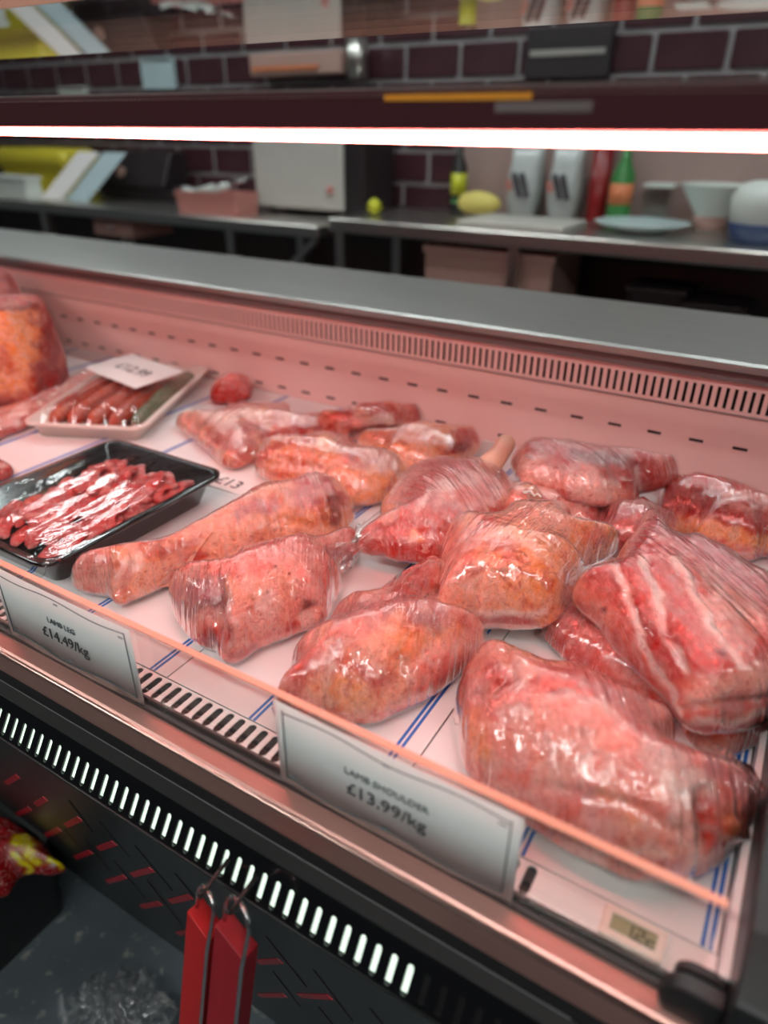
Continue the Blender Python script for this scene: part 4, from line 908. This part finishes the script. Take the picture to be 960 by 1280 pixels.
# pink box of steel tools
x0, x1, z0, z1 = bx(230, 242, 304, 268, 2.50)
e = empty('utensil_box', ((x0+x1)/2, 2.52, TL), 'salmon pink open box holding steel tools on the low work table', 'box')
mb = MB(); loop_mesh(mb, [[(x, y, TL) for x, y in rrect(x0+.01, x1-.01, 2.46, 2.60, .01)], [(x, y, z1) for x, y in rrect(x0, x1, 2.45, 2.61, .012)], [(x, y, z1) for x, y in rrect(x0+.008, x1-.008, 2.458, 2.602, .01)], [(x, y, TL+.01) for x, y in rrect(x0+.016, x1-.016, 2.466, 2.594, .01)]])
mb.build('box_body', 'pink_box', e)
for (p0, p1), lb in zip((((228, 236), (262, 246)), ((246, 250), (288, 228)), ((262, 246), (308, 224))), ('steel knife lying across the pink box', 'steel tongs sticking up from the pink box', 'steel sharpening rod in the pink box')):
    a, c = ony(p0, 2.50), ony(p1, 2.54); a[2] = max(a[2], z1-.005)
    e2 = empty('kitchen_tool', a, lb, 'tool')
    MB().tube([a, a*.45+c*.55], [.012, .014], 10).build('handle', 'white_plastic', e2, True); MB().tube([a*.45+c*.55, c], [.012, .004], 10).build('blade', 'chrome', e2, True)
# white board box
x0, x1, z0, z1 = bx(322, 172, 428, 268, 2.66)
e = empty('fridge_box', ((x0+x1)/2, 2.78, TL), 'square white steel cabinet standing on the low work table', 'cabinet')
MB().box(x0+.012, x1+.09, 2.68, 2.93, TL+.02, z1).build('cabinet_body', 'dark_machine', e, bevel=.01)
MB().box(x0, x1, 2.655, 2.678, TL+.025, z1).build('cabinet_door', 'white_board', e, bevel=.012)
for xx in (x0+.05, x1-.02): MB().lathe([(.018, 0), (.014, .02)], (xx, 2.72, TL), 12).build('foot', 'bottle_dark', e)
q = ony((412, 238), 2.65); MB().lathe([(.001, -.018), (.013, -.013), (.018, 0), (.013, .013), (.001, .018)], (q[0], 2.655, q[2]), 14).build('sticker', 'pink_box', e, True)
# lime
q = ony((468, 252), 2.60); o = MB().lathe([(.001, -.03), (.014, -.026), (.026, -.014), (.03, 0), (.026, .014), (.016, .024), (.006, .031), (.001, .032)], (q[0], 2.60, TR+.03), 18).build('lime', 'lime', None, True); tag(o, 'yellow green lime on the higher work table beside the white cabinet', 'fruit')
# dark bottle with yellow label
q = ony((573, 240), 2.88); e = empty('sauce_bottle', (q[0], 2.88, TR), 'dark sauce bottle with a yellow label by the splashback edge', 'bottle')
MB().lathe([(.030, 0), (.032, .01), (.032, .17), (.012, .22), (.012, .26)], (q[0], 2.88, TR), 18).build('bottle_body', 'bottle_dark', e, True); MB().lathe([(.0325, .07), (.0325, .15)], (q[0], 2.88, TR), 18).build('bottle_label', 'lime', e, True); MB().lathe([(.013, .26), (.013, .28)], (q[0], 2.88, TR), 12).build('cap', 'bottle_dark', e)
# marrow / squash lying
a, c = ony((572, 256), 2.80), ony((626, 254), 2.80); P = []; rr = []
for t in np.linspace(0, 1, 13): P.append((a[0]+(c[0]-a[0])*t, 2.80, TR+.046+.004*math.sin(t*3))); rr.append(.004+.042*math.sqrt(max(0, 1-(2*t-1)**2))*(1-.15*t))
e = empty('squash', ((a[0]+c[0])/2, 2.80, TR), 'pale yellow squash lying on the higher work table', 'vegetable')
MB().tube(P, rr, 18).build('squash_body', 'squash_yellow', e, True); MB().tube([P[0], (P[0][0]-.025, 2.80, TR+.05)], .008, 8).build('stem', 'bottle_green', e)
# cutting board
a, c = ony((585, 283), 2.56), ony((715, 283), 2.56)
o = MB().box(a[0], c[0], 2.46, 2.74, TR, TR+.02).build('cutting_board', 'white_board', None, bevel=.004); tag(o, 'pale cutting board lying on the higher work table', 'board')
# bags of dry goods
for px0, px1, lb in ((634, 682, 'clear packet of dry goods with dark streaks nearer the squash'), (684, 734, 'clear packet of dry goods with dark streaks nearer the green bottle')):
    x0, x1, z0, z1 = bx(px0, 172, px1, 262, 2.86)
    e = empty('dry_goods_packet', ((x0+x1)/2, 2.87, TR), lb, 'packet')
    mb = MB(); loop_mesh(mb, [[(x, y, TR) for x, y in rrect(x0+.01, x1-.01, 2.82, 2.93, .03)], [(x, y, TR+.10) for x, y in rrect(x0, x1, 2.80, 2.94, .04)], [(x, y, z1-.08) for x, y in rrect(x0+.005, x1-.005, 2.83, 2.92, .03)], [(x, y, z1) for x, y in rrect(x0, x1, 2.868, 2.880, .005)]]); mb.build('bag_body', 'jar_clear', e, True)
    for t, m in ((.18, 'pink_box'), (.42, 'jar_dark'), (.66, 'jar_dark')):
        xx = x0+(x1-x0)*t; MB().obox((xx, 2.798, TR+.12), (.94, 0, .34), (-.34, 0, .94), (0, 1, 0), .010, .045 if m == 'jar_dark' else .02, .004).build('print_mark', m, e)
# green bottle
q = ony((775, 250), 2.84); e = empty('spray_bottle', (q[0], 2.84, TR), 'green bottle with an orange label in front of the splashback', 'bottle')
MB().lathe([(.04, 0), (.042, .02), (.042, .16), (.018, .22), (.016, .25)], (q[0], 2.84, TR), 20).build('bottle_body', 'bottle_green', e, True); MB().lathe([(.0425, .07), (.0425, .14)], (q[0], 2.84, TR), 20).build('bottle_label', 'orange_paint', e, True); MB().box(q[0]-.012, q[0]+.035, 2.825, 2.855, TR+.25, TR+.29).build('nozzle', 'white_plastic', e)
q = ony((745, 250), 2.86); e = empty('dark_jar', (q[0], 2.88, TR), 'tall dark red canister between the packets and the green bottle', 'canister')
MB().lathe([(.035, 0), (.037, .01), (.037, .29)], (q[0], 2.88, TR), 18).build('jar_body', 'crisp_red', e, True); MB().lathe([(.039, .29), (.039, .31)], (q[0], 2.88, TR), 18).build('jar_lid', 'bottle_dark', e)
# clear square jar
q = ony((822, 258), 2.895); e = empty('clear_jar', (q[0], 2.895, TR), 'square clear jar behind the blue white plate', 'jar')
mb = MB(); loop_mesh(mb, [[(x, y, TR) for x, y in rrect(q[0]-.05, q[0]+.05, 2.845, 2.945, .012)], [(x, y, TR+.13) for x, y in rrect(q[0]-.05, q[0]+.05, 2.845, 2.945, .012)], [(x, y, TR+.13) for x, y in rrect(q[0]-.045, q[0]+.045, 2.85, 2.94, .01)], [(x, y, TR+.008) for x, y in rrect(q[0]-.045, q[0]+.045, 2.85, 2.94, .01)]]); mb.build('jar_body', 'pane', e)
MB().box(q[0]-.052, q[0]+.052, 2.843, 2.947, TR+.13, TR+.142).build('jar_rim', 'white_plastic', e, bevel=.003)
# plate, bowls
def bowl(name, px_, py_, y, prof, m, lb, cat, zz=TR, second=None):
    q = ony((px_, py_), y); e = empty(name, (q[0], y, zz), lb, cat)
    MB().lathe(prof, (q[0], y, zz), 32).build('body', m, e, True)
    if second: MB().lathe(second[0], (q[0], y, zz), 32).build(second[2], second[1], e, True)
    return e
bowl('plate', 803, 272, 2.68, [(.08, 0), (.085, .006), (.155, .028), (.160, .032), (.155, .034), (.085, .012), (.001, .011)], 'plate_blue', 'pale blue white plate on the higher work table', 'plate')
bowl('bowl', 888, 275, 2.83, [(.05, 0), (.055, .05), (.07, .075), (.115, .145), (.120, .15), (.112, .15), (.06, .07), (.001, .06)], 'white_plastic', 'white footed bowl on the higher work table', 'bowl', second=([(.052, .004), (.0575, .05), (.05, .052)], 'carton', 'foot_band'))
bowl('tub', 950, 290, 2.64, [(.085, 0), (.10, .05), (.10, .055)], 'navy', 'white tub with a navy blue base on the higher work table', 'tub', second=([(.098, .055), (.105, .13), (.085, .165), (.05, .175), (.001, .177)], 'white_plastic', 'tub_top'))
# things fixed to the wall above the lamp
for px0, py0, px1, py1, m, nm, lb, cat in ((180, 70, 216, 112, 'blue_grey_paper', 'wall_notice', 'small light blue notice on the tiled wall', 'notice'), (75, 108, 107, 124, 'white_plastic', 'wall_notice', 'small white plate on the tiled wall', 'notice'),
                                      (665, 62, 722, 96, 'white_plastic', 'wall_notice', 'slanted white notice on the tiled wall above the packets', 'notice')):
    x0, x1, z0, z1 = bx(px0, py0, px1, py1, 2.975)
    e = empty(nm, ((x0+x1)/2, 2.978, z0), lb, cat)
    MB().box(x0, x1, 2.972, 2.9855, z0, z1).build('sheet', m, e); MB().box(x0+.01, x1-.01, 2.969, 2.9722, z1-.02, z1-.008).build('fixing', 'steel', e)
x0, x1, z0, z1 = bx(316, 62, 430, 96, 2.90)
e = empty('wall_heater', ((x0+x1)/2, 2.93, z0), 'orange fronted wall box with a grey drum beside it', 'box')
MB().box(x0, x1, 2.88, 2.9855, z0, z1).build('box_body', 'carton', e, bevel=.008); MB().box(x0+.02, x1-.12, 2.872, 2.8795, z0+.02, z1-.05).build('front_plate', 'orange_paint', e)
q = ony((446, 75), 2.90); MB().tube([(q[0], 2.90, z0-.02), (q[0], 2.90, z1+.04)], .045, 18).build('drum', 'steel', e, True)
MB().box(q[0]-.045, q[0]-.02, 2.90, 2.9855, z0+.02, z0+.06).build('bracket', 'steel', e)
e = empty('magnetic_knife_rack', (ony((545, 60), 2.95)[0], 2.97, .3), 'black knife rack bar fixed on the tiled wall', 'rack')
x0, x1, z0, z1 = bx(655, 28, 770, 100, 2.96); MB().box(x0, x1, 2.95, 2.9855, z0, z1).build('rack_board', 'dark_machine', e, bevel=.006); MB().box(x0+.02, x1-.02, 2.944, 2.9505, (z0+z1)/2-.01, (z0+z1)/2+.01).build('bar', 'steel', e)
